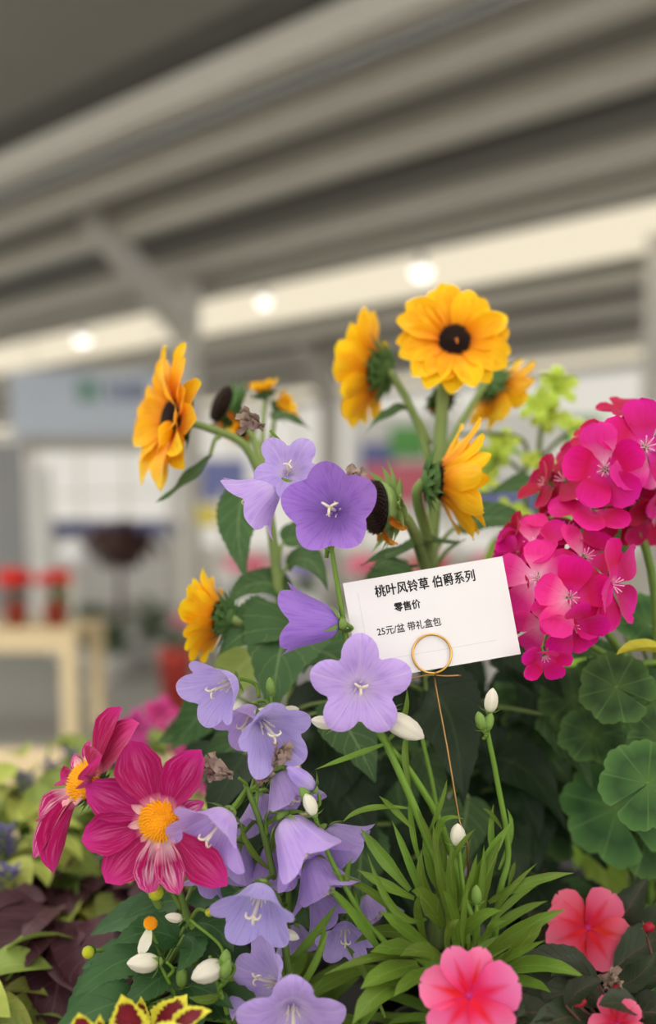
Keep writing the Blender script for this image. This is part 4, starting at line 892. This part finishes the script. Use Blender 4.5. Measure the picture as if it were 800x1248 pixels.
RL = [round_leaf(k) for k in range(5)]
for k, (px, py, d, R, ax, roll, pt) in enumerate([
    (752, 838, .545, 42, (-.25, .30, .9), 60, None), (795, 850, .56, 46, (.1, .35, .9), -40, None), (790, 955, .52, 52, (-.25, .35, .9), -50, None), (722, 896, .585, 38, (-.1, .6, .7), 100, None), (752, 985, .60, 62, (-.1, .5, .8), 30, None),
    (700, 850, .61, 40, (-.2, .5, .8), 10, None), (805, 900, .55, 40, (.1, .2, 1), 0, None), (730, 800, .59, 36, (.2, .6, .7), -80, None), (660, 880, .64, 44, (-.2, .5, .8), 40, None), (700, 945, .64, 44, (-.2, .5, .8), 140, None), (790, 1020, .60, 50, (.1, .6, .7), 60, None),
    (712, 880, .62, 30, (.1, .5, .8), 0, None), (790, 760, .60, 40, (.3, .5, .8), 40, None), (690, 1000, .66, 44, (-.2, .6, .7), 20, None), (640, 840, .65, 36, (-.4, .5, .8), 20, None), (760, 920, .63, 40, (0, .5, .8), 20, None), (735, 660, .63, 34, (-.1, .4, .9), 20, None)]):
    c = P(px, py, d); ax_ = D(*ax); R = R / F * d
    partM(G, 'leaf', RL[k % 5], T(c) @ frame(ax_, math.radians(roll)) @ Matrix.Scale(R, 4))
    b = s0 + Vector((.01 * math.cos(k), .01 * math.sin(k), .02)); stem(G, [b, (b + c) * .5 + Vector((.02, .01, .02)), c - ax_ * .012, c], .0014, .0011, M['gstem'], 'leaf_stalk', 6)
rn = random.Random(19)
for i in range(14):      # low leaves round the geranium's crown
    a = i * 2.4; q = rn.uniform(.03, .07); c = s0 + Vector((math.cos(a) * q, math.sin(a) * q, rn.uniform(.015, .075))); n_ = Vector((math.cos(a) * .4, math.sin(a) * .4 - .2, 1))
    partM(G, 'leaf', RL[i % 5], T(c) @ frame(n_, a) @ Matrix.Scale(rn.uniform(.018, .027), 4)); stem(G, [s0, (s0 + c) * .5 + Vector((0, 0, .01)), c], .0013, .001, M['gstem'], 'leaf_stalk', 5)
pleaf(G, (830, 800, .55), (780, 782, .54), (752, 798, .53), 26, 'yleaf', OV, (0, .9, .4), cup=.9)

# ------------------------------------------------------------------ lime tobacco behind
NI = plant('tobacco_plant', 'lime green flowering tobacco on thin branching stems behind the geranium', 'potted plant', .19, .83, .06)
s0 = soil(NI)
stem(NI, [s0, P(655, 800, .80), P(656, 640, .79), P(658, 540, .78), P(668, 480, .78)], .0036, .0020, M['nicst'])
stem(NI, [P(655, 700, .79), P(640, 600, .79), P(640, 540, .78), P(600, 528, .77), P(560, 530, .77)], .0026, .0016, M['nicst'])
stem(NI, [P(657, 560, .78), P(690, 530, .77), P(715, 518, .77)], .0022, .0014, M['nicst']); stem(NI, [P(641, 580, .78), P(615, 560, .77), P(590, 575, .77)], .002, .0014, M['nicst']); stem(NI, [P(648, 650, .785), P(620, 640, .77), P(605, 625, .76)], .002, .0014, M['nicst'])
NB = [bell_mesh(1.0, .8, M['nic'], 900 + k, name='flower') for k in range(3)]
for k, (px, py, R, ax) in enumerate([(682, 470, 27, (.2, .3, .9)), (655, 492, 24, (-.4, .3, .8)), (668, 506, 22, (0, -.3, .9)), (675, 455, 20, (0, .9, .3)), (700, 520, 26, (.3, .5, .7)), (712, 540, 20, (.6, -.2, .6)), (612, 540, 22, (-.2, .4, .8)), (600, 560, 22, (-.4, -.3, .8)), (590, 585, 20, (0, .4, .9)), (620, 625, 22, (.2, .4, .8)), (640, 628, 20, (.5, .5, .6)), (690, 570, 20, (.2, .6, .6)), (648, 560, 16, (0, .5, .8))]):
    R = R / F * .77; axis = D(*ax); c = P(px, py, .77) - axis * R * .3
    f = partM(NI, 'flower', NB[k % 3], T(c) @ frame(axis, k) @ Matrix.Scale(R, 4))
    m, o = tube([Vector((0, 0, .05)), Vector((0, -.1, -.5)), Vector((0, -.3, -1.0))], .12, .07, M['nic'], 'flower_tube', 7, 3); ob('flower_tube', m, f, T(o))
for a, b, c, W in [((656, 640, .79), (690, 610, .77), (720, 640, .77), 40), ((655, 680, .79), (620, 650, .77), (590, 690, .77), 46), ((655, 740, .79), (700, 700, .78), (740, 760, .78), 50), ((642, 560, .78), (625, 545, .77), (602, 550, .77), 14), ((655, 600, .79), (640, 590, .77), (622, 600, .77), 20), ((655, 760, .80), (610, 730, .79), (570, 780, .79), 56), ((660, 590, .79), (675, 575, .78), (700, 580, .78), 18)]:
    pleaf(NI, a, b, c, W, 'nicleaf', OV, (0, .6, .7))

fill_leaves(NI, 26, 590, 860, 800, 1040, .70, .86, (.19, .83), ('gleafp', 'gleafp', 'nicleaf'), 85, (80, 130))
# ------------------------------------------------------------------ dahlia
DP = [(0, .22), (.15, .42), (.45, .9), (.65, 1), (.88, .6), (1, .05)]
def dpet(mat, cups=(.5, .2, .9)): return [ribbon((0, 0, 0), (0, .5, .10), (0, 1, .0 - .06 * k), (0, 0, 1), .66, DP, 12, 8, c, .02, 1, warp=1.5, mat=M[mat], name='petal', seed=50 + k) for k, c in enumerate(cups)]
DPT = dpet('dahlia'); DPT2 = dpet('dahlia2')
COLP = ribbon((0, 0, 0), (0, .5, .25), (0, 1, .2), (0, 0, 1), .5, RAYP, 7, 4, .9, .08, 2, mat=M['collar'], name='collar_petal', seed=61)
DCEN = florets(1, .55, 150, .30, M['pollen'], name='centre')
def dahlia(root, cx, cy, d, Rpx, ax, angs, roll=0, seed=0, cen=.235):
    rn = random.Random(seed); R = Rpx / F * d; axis = D(*ax); rd = cen * R; k = 1 / R
    f = partM(root, 'flower_head', BRACT, T(P(cx, cy, d)) @ frame(axis, math.radians(roll)) @ Matrix.Scale(rd * 1.4, 4)); q = 1 / (rd * 1.4)
    ob('centre', DCEN, f, Matrix.Scale(q, 4) @ T((0, 0, rd * .1)) @ Matrix.Scale(rd, 4))
    for i, (a, ln, tl, wd, vr) in enumerate(angs):
        s = (R - rd * .6) * ln
        ob('petal', (DPT2 if vr else DPT)[i % 3], f, Matrix.Scale(q, 4) @ Matrix.Rotation(math.radians(a), 4, 'Z') @ T((0, rd * .6, rd * (.05 + .03 * (i % 3)))) @ Matrix.Rotation(math.radians(tl), 4, 'X') @ Matrix.Diagonal((s * wd, s, s, 1)))
    for i in range(9):
        ob('collar_petal', COLP, f, Matrix.Scale(q, 4) @ Matrix.Rotation(i * .7 + .2, 4, 'Z') @ T((0, rd * .8, rd * .1)) @ Matrix.Rotation(.35, 4, 'X') @ Matrix.Scale(rd * rn.uniform(.5, .95), 4))
    return P(cx, cy, d) - axis * rd * .6
DA = plant('dahlia_plant', 'magenta dahlia with two yellow-centred blooms and dark toothed leaves', 'potted plant', -.142, .505, .055)
s0 = soil(DA)
b1 = dahlia(DA, 196, 1000, .485, 104, (-.10, .12, 1), [(12, 1.0, 10, 1.05, 0), (58, .95, 14, .95, 0), (-38, .95, 12, .9, 0), (96, .92, 10, .95, 0), (132, .92, 8, .95, 0), (165, .80, 6, .8, 1), (190, .85, 6, .75, 1), (222, 1.10, 8, .75, 0), (-75, .5, 8, .7, 1)], 8, 1)
b2 = dahlia(DA, 108, 954, .50, 106, (-.62, .50, .60), [(-24, .98, 18, .8, 0), (-46, 1.08, 14, .95, 0), (-70, .80, 40, .8, 0), (20, .42, 20, .8, 1), (60, .42, 16, .8, 1), (95, .52, 6, .9, 0), (128, .95, -4, .55, 1), (148, 1.18, -6, .6, 1), (166, 1.12, -10, .62, 0), (-95, .55, 45, .8, 0)], 0, 2, .235)
stem(DA, [s0, P(235, 1180, .51), P(222, 1100, .505), P(205, 1040, .50), b1], .0028, .0020, M['gstem']); stem(DA, [s0, P(200, 1150, .52), P(160, 1050, .52), b2], .0028, .0020, M['gstem'])
BUDY = lathe([(.2, 0), (.6, .15), (.85, .5), (.85, .9), (.6, 1.3), (.25, 1.5), (.02, 1.55)], M['budy'], 'bud', 18, .04, 8)
for px, py, r, ax, nd in ((190, 1088, 11, (-.2, .3, .8), (222, 1110, .505)), (107, 1161, 9, (-.5, -.1, .8), (160, 1190, .51)), (255, 1112, 6, (0, .4, .8), (228, 1130, .507))):
    R = r / F * .49; axis = D(*ax); b = P(px, py, .49) - axis * R * .8
    bd = partM(DA, 'bud', BUDY, T(b) @ frame(axis) @ Matrix.Scale(R, 4)); ob('calyx', BRACT, bd, Matrix.Scale(.8, 4)); stem(DA, [P(*nd), (P(*nd) + b) * .5 + Vector((0, 0, .006)), b], .0014, .0011, M['gstem'], 'flower_stalk', 6)
fb = partM(DA, 'spent_flower', joinm('spent_flower', [(DCEN, Matrix.Scale(.5, 4)), (lathe([(.2, -.5), (.45, -.2), (.5, 0)], M['calyx'], 'c', 12), Matrix.Identity(4))]), T(P(183, 1126, .49)) @ frame(D(.4, .6, .5)) @ Matrix.Scale(.0075, 4))
ob('petal', ribbon((0, 0, 0), (0, .8, .2), (0, 1.9, -.3), (0, 0, 1), .9, RAYP, 8, 4, .6, mat=M['cream'], name='petal'), fb, Matrix.Rotation(2.6, 4, 'Z') @ T((0, .4, 0)) @ Matrix.Rotation(-.5, 4, 'X'))
stem(DA, [P(205, 1190, .51), P(195, 1160, .50), P(184, 1134, .492)], .0013, .001, M['gstem'], 'flower_stalk', 6)
DO = [(0, .1), (.1, .5), (.35, 1), (.6, .85), (.85, .4), (1, .02)]
for a, b, c, W in [((222, 1150, .51), (190, 1120, .50), (140, 1150, .49), 60), ((200, 1170, .50), (150, 1150, .49), (90, 1215, .48), 60), ((225, 1130, .51), (260, 1110, .50), (285, 1160, .49), 50), ((215, 1180, .50), (190, 1190, .48), (150, 1230, .47), 56), ((225, 1140, .505), (250, 1150, .49), (215, 1185, .475), 46),
    ((225, 1100, .52), (200, 1090, .52), (150, 1120, .52), 60), ((215, 1110, .53), (170, 1100, .53), (110, 1140, .54), 60), ((230, 1100, .53), (270, 1080, .53), (300, 1130, .52), 60), ((200, 1200, .50), (240, 1190, .48), (285, 1230, .47), 50), ((180, 1220, .49), (140, 1210, .47), (60, 1260, .46), 60),
    ((230, 1190, .51), (280, 1150, .51), (330, 1190, .51), 60), ((235, 1080, .53), (245, 1050, .54), (290, 1060, .54), 40), ((190, 1190, .52), (150, 1150, .53), (100, 1180, .54), 70), ((225, 1210, .50), (240, 1220, .48), (240, 1260, .46), 60), ((160, 1180, .53), (120, 1190, .53), (80, 1240, .52), 70), ((210, 1150, .53), (230, 1130, .53), (270, 1200, .52), 80), ((230, 1230, .49), (290, 1200, .48), (330, 1260, .47), 60)]:
    pleaf(DA, a, b, c, W * .8, 'dleaf', DO, (0, .65, .7), 20, 6, .25, serr=(1, .05))
    p = P(*a); stem(DA, [s0 * .4 + P(222, 1150, .51) * .6, p], .0013, .0011, M['gstem'], 'leaf_stalk', 5)

# ------------------------------------------------------------------ coleus
CO = plant('coleus_plant', 'coleus with dark red leaves edged in yellow under the dahlia leaves', 'potted plant', -.115, .395, .05)
s0 = soil(CO)
CP = [(0, .2), (.1, .6), (.3, 1), (.55, .85), (.8, .45), (1, .02)]
for a, b, c, W, h in [((160, 1272, .44), (158, 1242, .44), (148, 1212, .44), 52, (.1, .1, 1)), ((190, 1262, .45), (210, 1240, .445), (228, 1212, .45), 50, (-.3, .3, .9)), ((105, 1275, .43), (100, 1252, .43), (96, 1234, .43), 40, (0, .2, 1)), ((205, 1268, .44), (225, 1236, .43), (258, 1232, .43), 34, (0, .7, .6)), ((170, 1262, .46), (172, 1240, .46), (172, 1214, .46), 26, (.2, .2, 1)), ((130, 1280, .43), (122, 1262, .43), (122, 1236, .43), 26, (-.2, .3, .9)), ((180, 1280, .43), (200, 1262, .42), (240, 1262, .42), 46, (0, .7, .6)), ((80, 1290, .43), (60, 1275, .43), (40, 1262, .43), 40, (0, .5, .8))]:
    pleaf(CO, a, b, c, W, 'coleus', CP, h, 18, 6, .3, serr=(1, .06)); stem(CO, [s0, (s0 + P(*a)) * .5 + Vector((0, -.005, .004)), P(*a)], .0016, .0013, M['ibud'], 'stem', 6)

clm = ribbon((0, 0, 0), (0, .5, .12), (0, 1, -.12), (0, 0, 1), .62, CP, 18, 6, .3, serr=(1, .06), mat=M['coleus'], name='leaf'); rn = random.Random(17)
for i in range(14):      # lower leaves around the stems
    a = i * 2.4; d_ = Vector((math.cos(a), math.sin(a), rn.uniform(-.1, .4)))
    partM(CO, 'leaf', clm, T(s0 + Vector((math.cos(a) * .014, math.sin(a) * .014, .012 + .0025 * i))) @ frame(Vector((0, 0, 1)) - d_ * .2, 0, d_) @ Matrix.Scale(rn.uniform(.026, .036), 4))
# ------------------------------------------------------------------ impatiens
IPF = [(0, .2), (.2, .55), (.5, .95), (.75, 1), (.93, .62), (1, .15)]
def ipet(mat): return [ribbon((0, 0, 0), (0, .5, .08), (0, 1, -.02 - .05 * k), (0, 0, 1), .92, IPF, 11, 8, -.05 + .12 * k, .02, 1, notch=.06, warp=1.5, mat=M[mat], name='petal', seed=70 + k) for k in range(3)]
IP = {'imp': ipet('imp'), 'imp2': ipet('imp2')}
EYE = joinm('flower', [(lathe([(.10, -.1), (.11, .02), (.07, .09), (.01, .10)], M['impc'], 'e', 12), Matrix.Identity(4)), (lathe([(.03, -.6), (.06, -.1), (.08, 0)], M['ibud'], 'e', 8), Matrix.Identity(4))])
def impatiens(root, cx, cy, d, Rpx, ax, mat, angs, node, roll=0):
    R = Rpx / F * d; axis = D(*ax); f = partM(root, 'flower', EYE, T(P(cx, cy, d)) @ frame(axis, math.radians(roll)) @ Matrix.Scale(R, 4))
    for i, (a, s, wd) in enumerate(angs):
        ob('petal', IP[mat][i % 3], f, Matrix.Rotation(math.radians(a), 4, 'Z') @ T((0, .05, .02 * i)) @ Matrix.Rotation(math.radians(6 + 5 * (i % 2)), 4, 'X') @ Matrix.Diagonal((s * wd, s, s, 1)))
    b = P(cx, cy, d) - axis * R * .55; stem(root, [node, (b + node) * .5 + Vector((0, 0, .004)), b], .0014, .0010, M['istem'], 'flower_stalk', 6)
IM = plant('impatiens_plant', 'pink impatiens with bronze-green leaves and red buds below the bellflower leaves', 'potted plant', .19, .455, .055)
s0 = soil(IM)
impatiens(IM, 572, 1214, .44, 62, (-.02, .25, 1), 'imp', [(-18, .92, .7), (22, .96, .72), (75, .95, .95), (-72, .98, 1.1), (140, 1.0, 1.0), (-140, 1.0, 1.0)], s0 + Vector((-.03, 0, .03)), 0)
impatiens(IM, 716, 1132, .545, 52, (-.05, .30, 1), 'imp2', [(40, 1, .85), (70, .95, .8), (-38, 1.0, 1.0), (-100, .95, .9), (165, .95, .95), (110, 1.0, .9), (-150, .95, .95)], s0 + Vector((-.01, .03, .02)), 0)
impatiens(IM, 752, 1248, .46, 34, (0, .45, .9), 'imp2', [(20, 1, .9), (-50, 1, .9), (95, 1, .9), (-120, 1, 1), (170, 1, 1)], s0 + Vector((0, 0, .02)))
for px, py, d, r, ax in ((706, 1220, .46, 20, (.7, .2, .6)), (792, 1130, .52, 16, (.3, .4, .8)), (668, 1250, .46, 14, (0, .5, .8)), (640, 1216, .50, 14, (0, .6, .7)), (752, 1206, .47, 14, (0, .2, .8))):
    R = r / F * d / 1.58; axis = D(*ax); b = P(px, py, d) - axis * R * .8
    bd = partM(IM, 'bud', budmesh('ibud', .12), T(b) @ frame(axis) @ Matrix.Diagonal((R * 1.5, R * 1.5, R, 1))); ob('calyx', CALX, bd, Matrix.Scale(1.2, 4)); stem(IM, [s0 + Vector((0, 0, .02)), (s0 + b) * .5 + Vector((0, 0, .016)), b], .0012, .001, M['istem'], 'flower_stalk', 6)
withered(IM, 746, 1196, .475, 20, (-.3, .6, .7), 15)
rn = random.Random(21)
for a, b, c, W in [((735, 1225, .49), (700, 1190, .48), (650, 1230, .47), 46), ((745, 1215, .50), (780, 1180, .49), (830, 1190, .48), 50), ((730, 1200, .51), (690, 1160, .51), (630, 1170, .51), 46), ((750, 1180, .53), (790, 1140, .53), (840, 1130, .52), 50), ((720, 1240, .47), (690, 1230, .455), (640, 1262, .45), 46), ((760, 1240, .48), (800, 1220, .47), (830, 1250, .46), 50), ((740, 1160, .55), (760, 1110, .55), (790, 1070, .55), 44), ((760, 1170, .55), (810, 1120, .55), (850, 1090, .55), 50), ((700, 1200, .52), (660, 1190, .52), (610, 1210, .52), 44), ((720, 1190, .50), (700, 1170, .49), (672, 1190, .48), 34), ((750, 1200, .49), (780, 1200, .48), (800, 1160, .48), 34), ((690, 1230, .48), (660, 1210, .47), (630, 1240, .46), 40), ((780, 1230, .47), (760, 1215, .46), (730, 1225, .455), 36), ((700, 1180, .55), (670, 1130, .56), (640, 1110, .56), 44), ((690, 1225, .46), (705, 1200, .455), (735, 1195, .45), 30), ((620, 1240, .47), (640, 1225, .46), (680, 1240, .455), 40)]:
    pleaf(IM, a, b, c, W, 'ileaf', OV, (0, .7, .6), 18, 6, .35, serr=(1, .03)); stem(IM, [s0, (s0 + P(*a)) * .5 + Vector((0, 0, .003)), P(*a)], .0014, .0011, M['istem'], 'leaf_stalk', 5)

# ------------------------------------------------------------------ foliage on the far left of the bench
def bush(name, lab, x, y, leafmats, n, rad, z0, z1, ls, seed, asp=.6, group=None):
    z0 += .04; z1 += .04
    r = thing(name, lab, 'potted plant', (x, y, BZ), group); put_pot(r, .055, .09); rn = random.Random(seed)
    lms = [leafmesh('leaf', ls, ls * asp, M[k], OV, 8, 4, arch=.2, droop=.25, cup=.3) for k in leafmats]
    for k in range(7):
        a = k * .9; m, o = tube([Vector((0, 0, .08)), Vector((math.cos(a) * rad * .3, math.sin(a) * rad * .3, (z0 + z1) / 2)), Vector((math.cos(a) * rad * .7, math.sin(a) * rad * .7, z1 * .95))], .002, .0014, M['gstem'], 'stem', 5, 3); ob('stem', m, r, T(o))
    for i in range(n):
        a = rn.uniform(0, 2 * PI); t = rn.random(); q = rn.uniform(.35, 1) * (1 - .35 * t ** 2)
        p = Vector((math.cos(a) * rad * q, math.sin(a) * rad * q, z0 + (z1 - z0) * t)); el = rn.uniform(-.3, .7)
        d = Vector((math.cos(a) * math.cos(el), math.sin(a) * math.cos(el), math.sin(el)))
        ob('leaf', lms[i % len(lms)], r, T(p) @ frame(Vector((0, 0, 1)) + d * .1 + Vector((rn.uniform(-.4, .4), rn.uniform(-.6, .2), 0)), 0, d) @ Matrix.Scale(rn.uniform(.7, 1.25), 4))
    return r
b1 = bush('foliage_plant', 'yellow-green leafy plant with purple flower spikes near the edge-on dahlia bloom', -.27, .84, ('bushl', 'bushl2'), 170, .105, .04, .195, .042, 71, .7, 'yellow-green bedding plants')
b2 = bush('foliage_plant', 'yellow-green leafy plant next to the plum-leaved plant', -.268, .715, ('bushl', 'bushl2'), 150, .09, .03, .165, .04, 72, .7, 'yellow-green bedding plants')
b3 = bush('foliage_plant', 'olive green leafy plant filling the gap behind the dahlia', -.155, .74, ('bushl2', 'bushl'), 140, .085, .03, .17, .042, 73, .7, 'yellow-green bedding plants')
b4 = bush('foliage_plant', 'pale yellow-green leafy plant tucked beside the coleus', -.240, .545, ('bushl', 'bushl2'), 80, .06, .04, .135, .036, 74, .7, 'yellow-green bedding plants')
def spikes(r, pts):
    for px, py, d, hpx in pts:
        top = P(px, py, d); h = hpx / F * d; rn = random.Random(int(px)); ms = []
        for i in range(34):
            a = i * 2.4; z = -h * i / 34; q = .004 + .003 * i / 34; dd = Vector((math.cos(a), math.sin(a), .4))
            ms.append((ribbon((0, 0, 0), dd * .005, dd * .009 + Vector((0, 0, .002)), (0, 0, 1), .006, OV, 3, 2, mat=M['spike']), T(Vector((math.cos(a) * q * .4, math.sin(a) * q * .4, z)))))
        part(r, 'flower_spike', joinm('flower_spike', ms), top); stem(r, [top + Vector((0, 0, -.12)), top], .0016, .001, M['gstem'])
spikes(b1, [(128, 880, .84, 60), (84, 915, .84, 60), (62, 930, .82, 50), (30, 945, .80, 50), (100, 940, .80, 40), (140, 930, .86, 40)]); spikes(b2, [(10, 1060, .66, 40), (4, 1010, .70, 40)])
pl = bush('plum_leaf_plant', 'plant with dark plum-purple ruffled leaves below the yellow-green foliage', -.185, .635, ('plum',), 130, .078, .045, .14, .05, 75, .85)
# magenta flowers further back on the bench
MG = plant('bedding_plant', 'soft magenta bedding flowers behind the dahlia blooms', 'potted plant', -.16, .98, .06)
s0 = soil(MG); MB = bell_mesh(1.0, 1.0, M['mag'], 950, name='flower'); rn = random.Random(31)
for k, (px, py, R, d) in enumerate([(170, 888, 26, .92), (196, 872, 24, .95), (236, 930, 28, .90), (262, 910, 24, .93), (290, 936, 26, .92), (222, 900, 22, .96), (150, 900, 18, .95), (250, 950, 24, .9), (285, 905, 18, .95)]):
    axis = D(rn.uniform(-.4, .4), rn.uniform(0, .6), .8); c = P(px, py, d); partM(MG, 'flower', MB, T(c) @ frame(axis, k) @ Matrix.Scale(R / F * d, 4)); stem(MG, [s0, (s0 + c) * .5 + Vector((0, .01, .02)), c], .0018, .0014, M['gstem'], 'flower_stalk', 5)
lm2 = leafmesh('leaf', .06, .036, M['bushl2'], OV, 8, 4)
for i in range(60):
    a = rn.uniform(0, 6.28); q = rn.uniform(.02, .12); d_ = Vector((math.cos(a), math.sin(a), rn.uniform(-.1, .6)))
    partM(MG, 'leaf', lm2, T(s0 + Vector((math.cos(a) * q, math.sin(a) * q, rn.uniform(-.03, .09)))) @ frame(Vector((0, -.2, 1)), 0, d_))

# ------------------------------------------------------------------ price card on its wire clip
CD = .505
TL, TR, BR, BL = P(418, 711, CD), P(612.5, 678, CD + .004), P(628, 801.5, CD), P(435, 832, CD - .004)
ex = (TR - TL).normalized(); wid = (TR - TL).length; ey = (BL - TL); ey = (ey - ex * ey.dot(ex)); hei = ey.length; ey.normalize(); en = ex.cross(ey) * -1
if en.dot(AX_F) > 0: en = -en
cen = TL + ex * wid / 2 + ey * hei / 2
CM = Matrix((ex, -ey, en)).transposed().to_4x4()
cr = thing('price_card', 'white price card with black Chinese lettering clipped among the bellflowers', 'card', cen)
ob('card', boxm(wid, hei, .0005, M['card'], 'card'), cr, CM)
PXM = CD / F
def text(s, u, v, size, off, sx=1.0, name='lettering'):
    c = bpy.data.curves.new('t', 'FONT'); c.body = s; c.size = 1.0; c.align_x = 'LEFT'; c.align_y = 'BOTTOM_BASELINE'; c.resolution_u = 3
    o = bpy.data.objects.new('t', c); COL.objects.link(o); dg = bpy.context.evaluated_depsgraph_get()
    me = bpy.data.meshes.new_from_object(o.evaluated_get(dg)); bpy.data.objects.remove(o)
    xs = [q.co.x for q in me.vertices]; ys = [q.co.y for q in me.vertices]; x0, x1, y0, y1 = min(xs), max(xs), min(ys), max(ys)
    k = size / (x1 - x0)
    for q in me.vertices: q.co = Vector(((q.co.x - x0) * k, (q.co.y - (y0 + y1) / 2) * k * sx, 0))
    o2 = off * k
    me.materials.clear(); me.materials.append(M['ink'])
    me = joinm(name, [(me, T((dx * o2, dy * o2, 0))) for dx, dy in ((0, 0), (1, 0), (-1, 0), (0, 1), (0, -1))])
    loc = CM @ Vector((u * PXM - wid / 2, hei / 2 - v * PXM, .00032))
    ob(name, me, cr, T(loc) @ CM)
text('桃叶风铃草 伯爵系列', 37, 17, 124 * PXM, .026, 1.15)
text('零售价', 57, 40, 32 * PXM, .03, 1.1)
text('25元/盆 带礼盒包', 31, 65.5, 79 * PXM, .015, 1.1)
for (u, v, w_, h_) in ((98, 100, 150, .5), (16, 60, .5, 90)):
    ob('fold_line', boxm(w_ * PXM, h_ * PXM, .00005, M['foldline'], 'fold_line'), cr, T(CM @ Vector((u * PXM - wid / 2, hei / 2 - v * PXM, .00028))) @ CM)
ck = thing('card_clip', 'thin gold wire clip with a round coil holding the price card', 'clip', soil(A, -.004, -.012))
rc = P(526, 797, CD); rc0 = rc - en * (rc - cen).dot(en); rc = rc0; rr = 23.5 * PXM; pts = []
for i in range(41):
    a = -PI / 2 - i / 40 * 2 * PI; pts.append(rc0 + ex * rr * math.cos(a) - ey * rr * math.sin(a) + en * .0012)
m, o = tube(pts, .00062, .00062, M['gold'], 'coil', 8, 1); part(ck, 'coil', m, o)
pts = [p - en * .0024 for p in pts]; m, o = tube(pts, .00062, .00062, M['gold'], 'coil', 8, 1); part(ck, 'coil', m, o)
m, o = tube([rc + ey * rr + en * .0012, P(531, 835, CD), P(545, 910, CD), P(560, 1000, CD), P(571, 1060, .508), ck.location + Vector((0, 0, -.01))], .00062, .00062, M['copper'], 'wire', 8, 4); part(ck, 'wire', m, o)
m, o = tube([P(498, 829, CD), P(520, 823, CD - .002), P(545, 824, CD - .002), P(562, 823, CD)], .0004, .0008, M['copper'], 'twist', 6, 4); part(ck, 'twist', m, o)
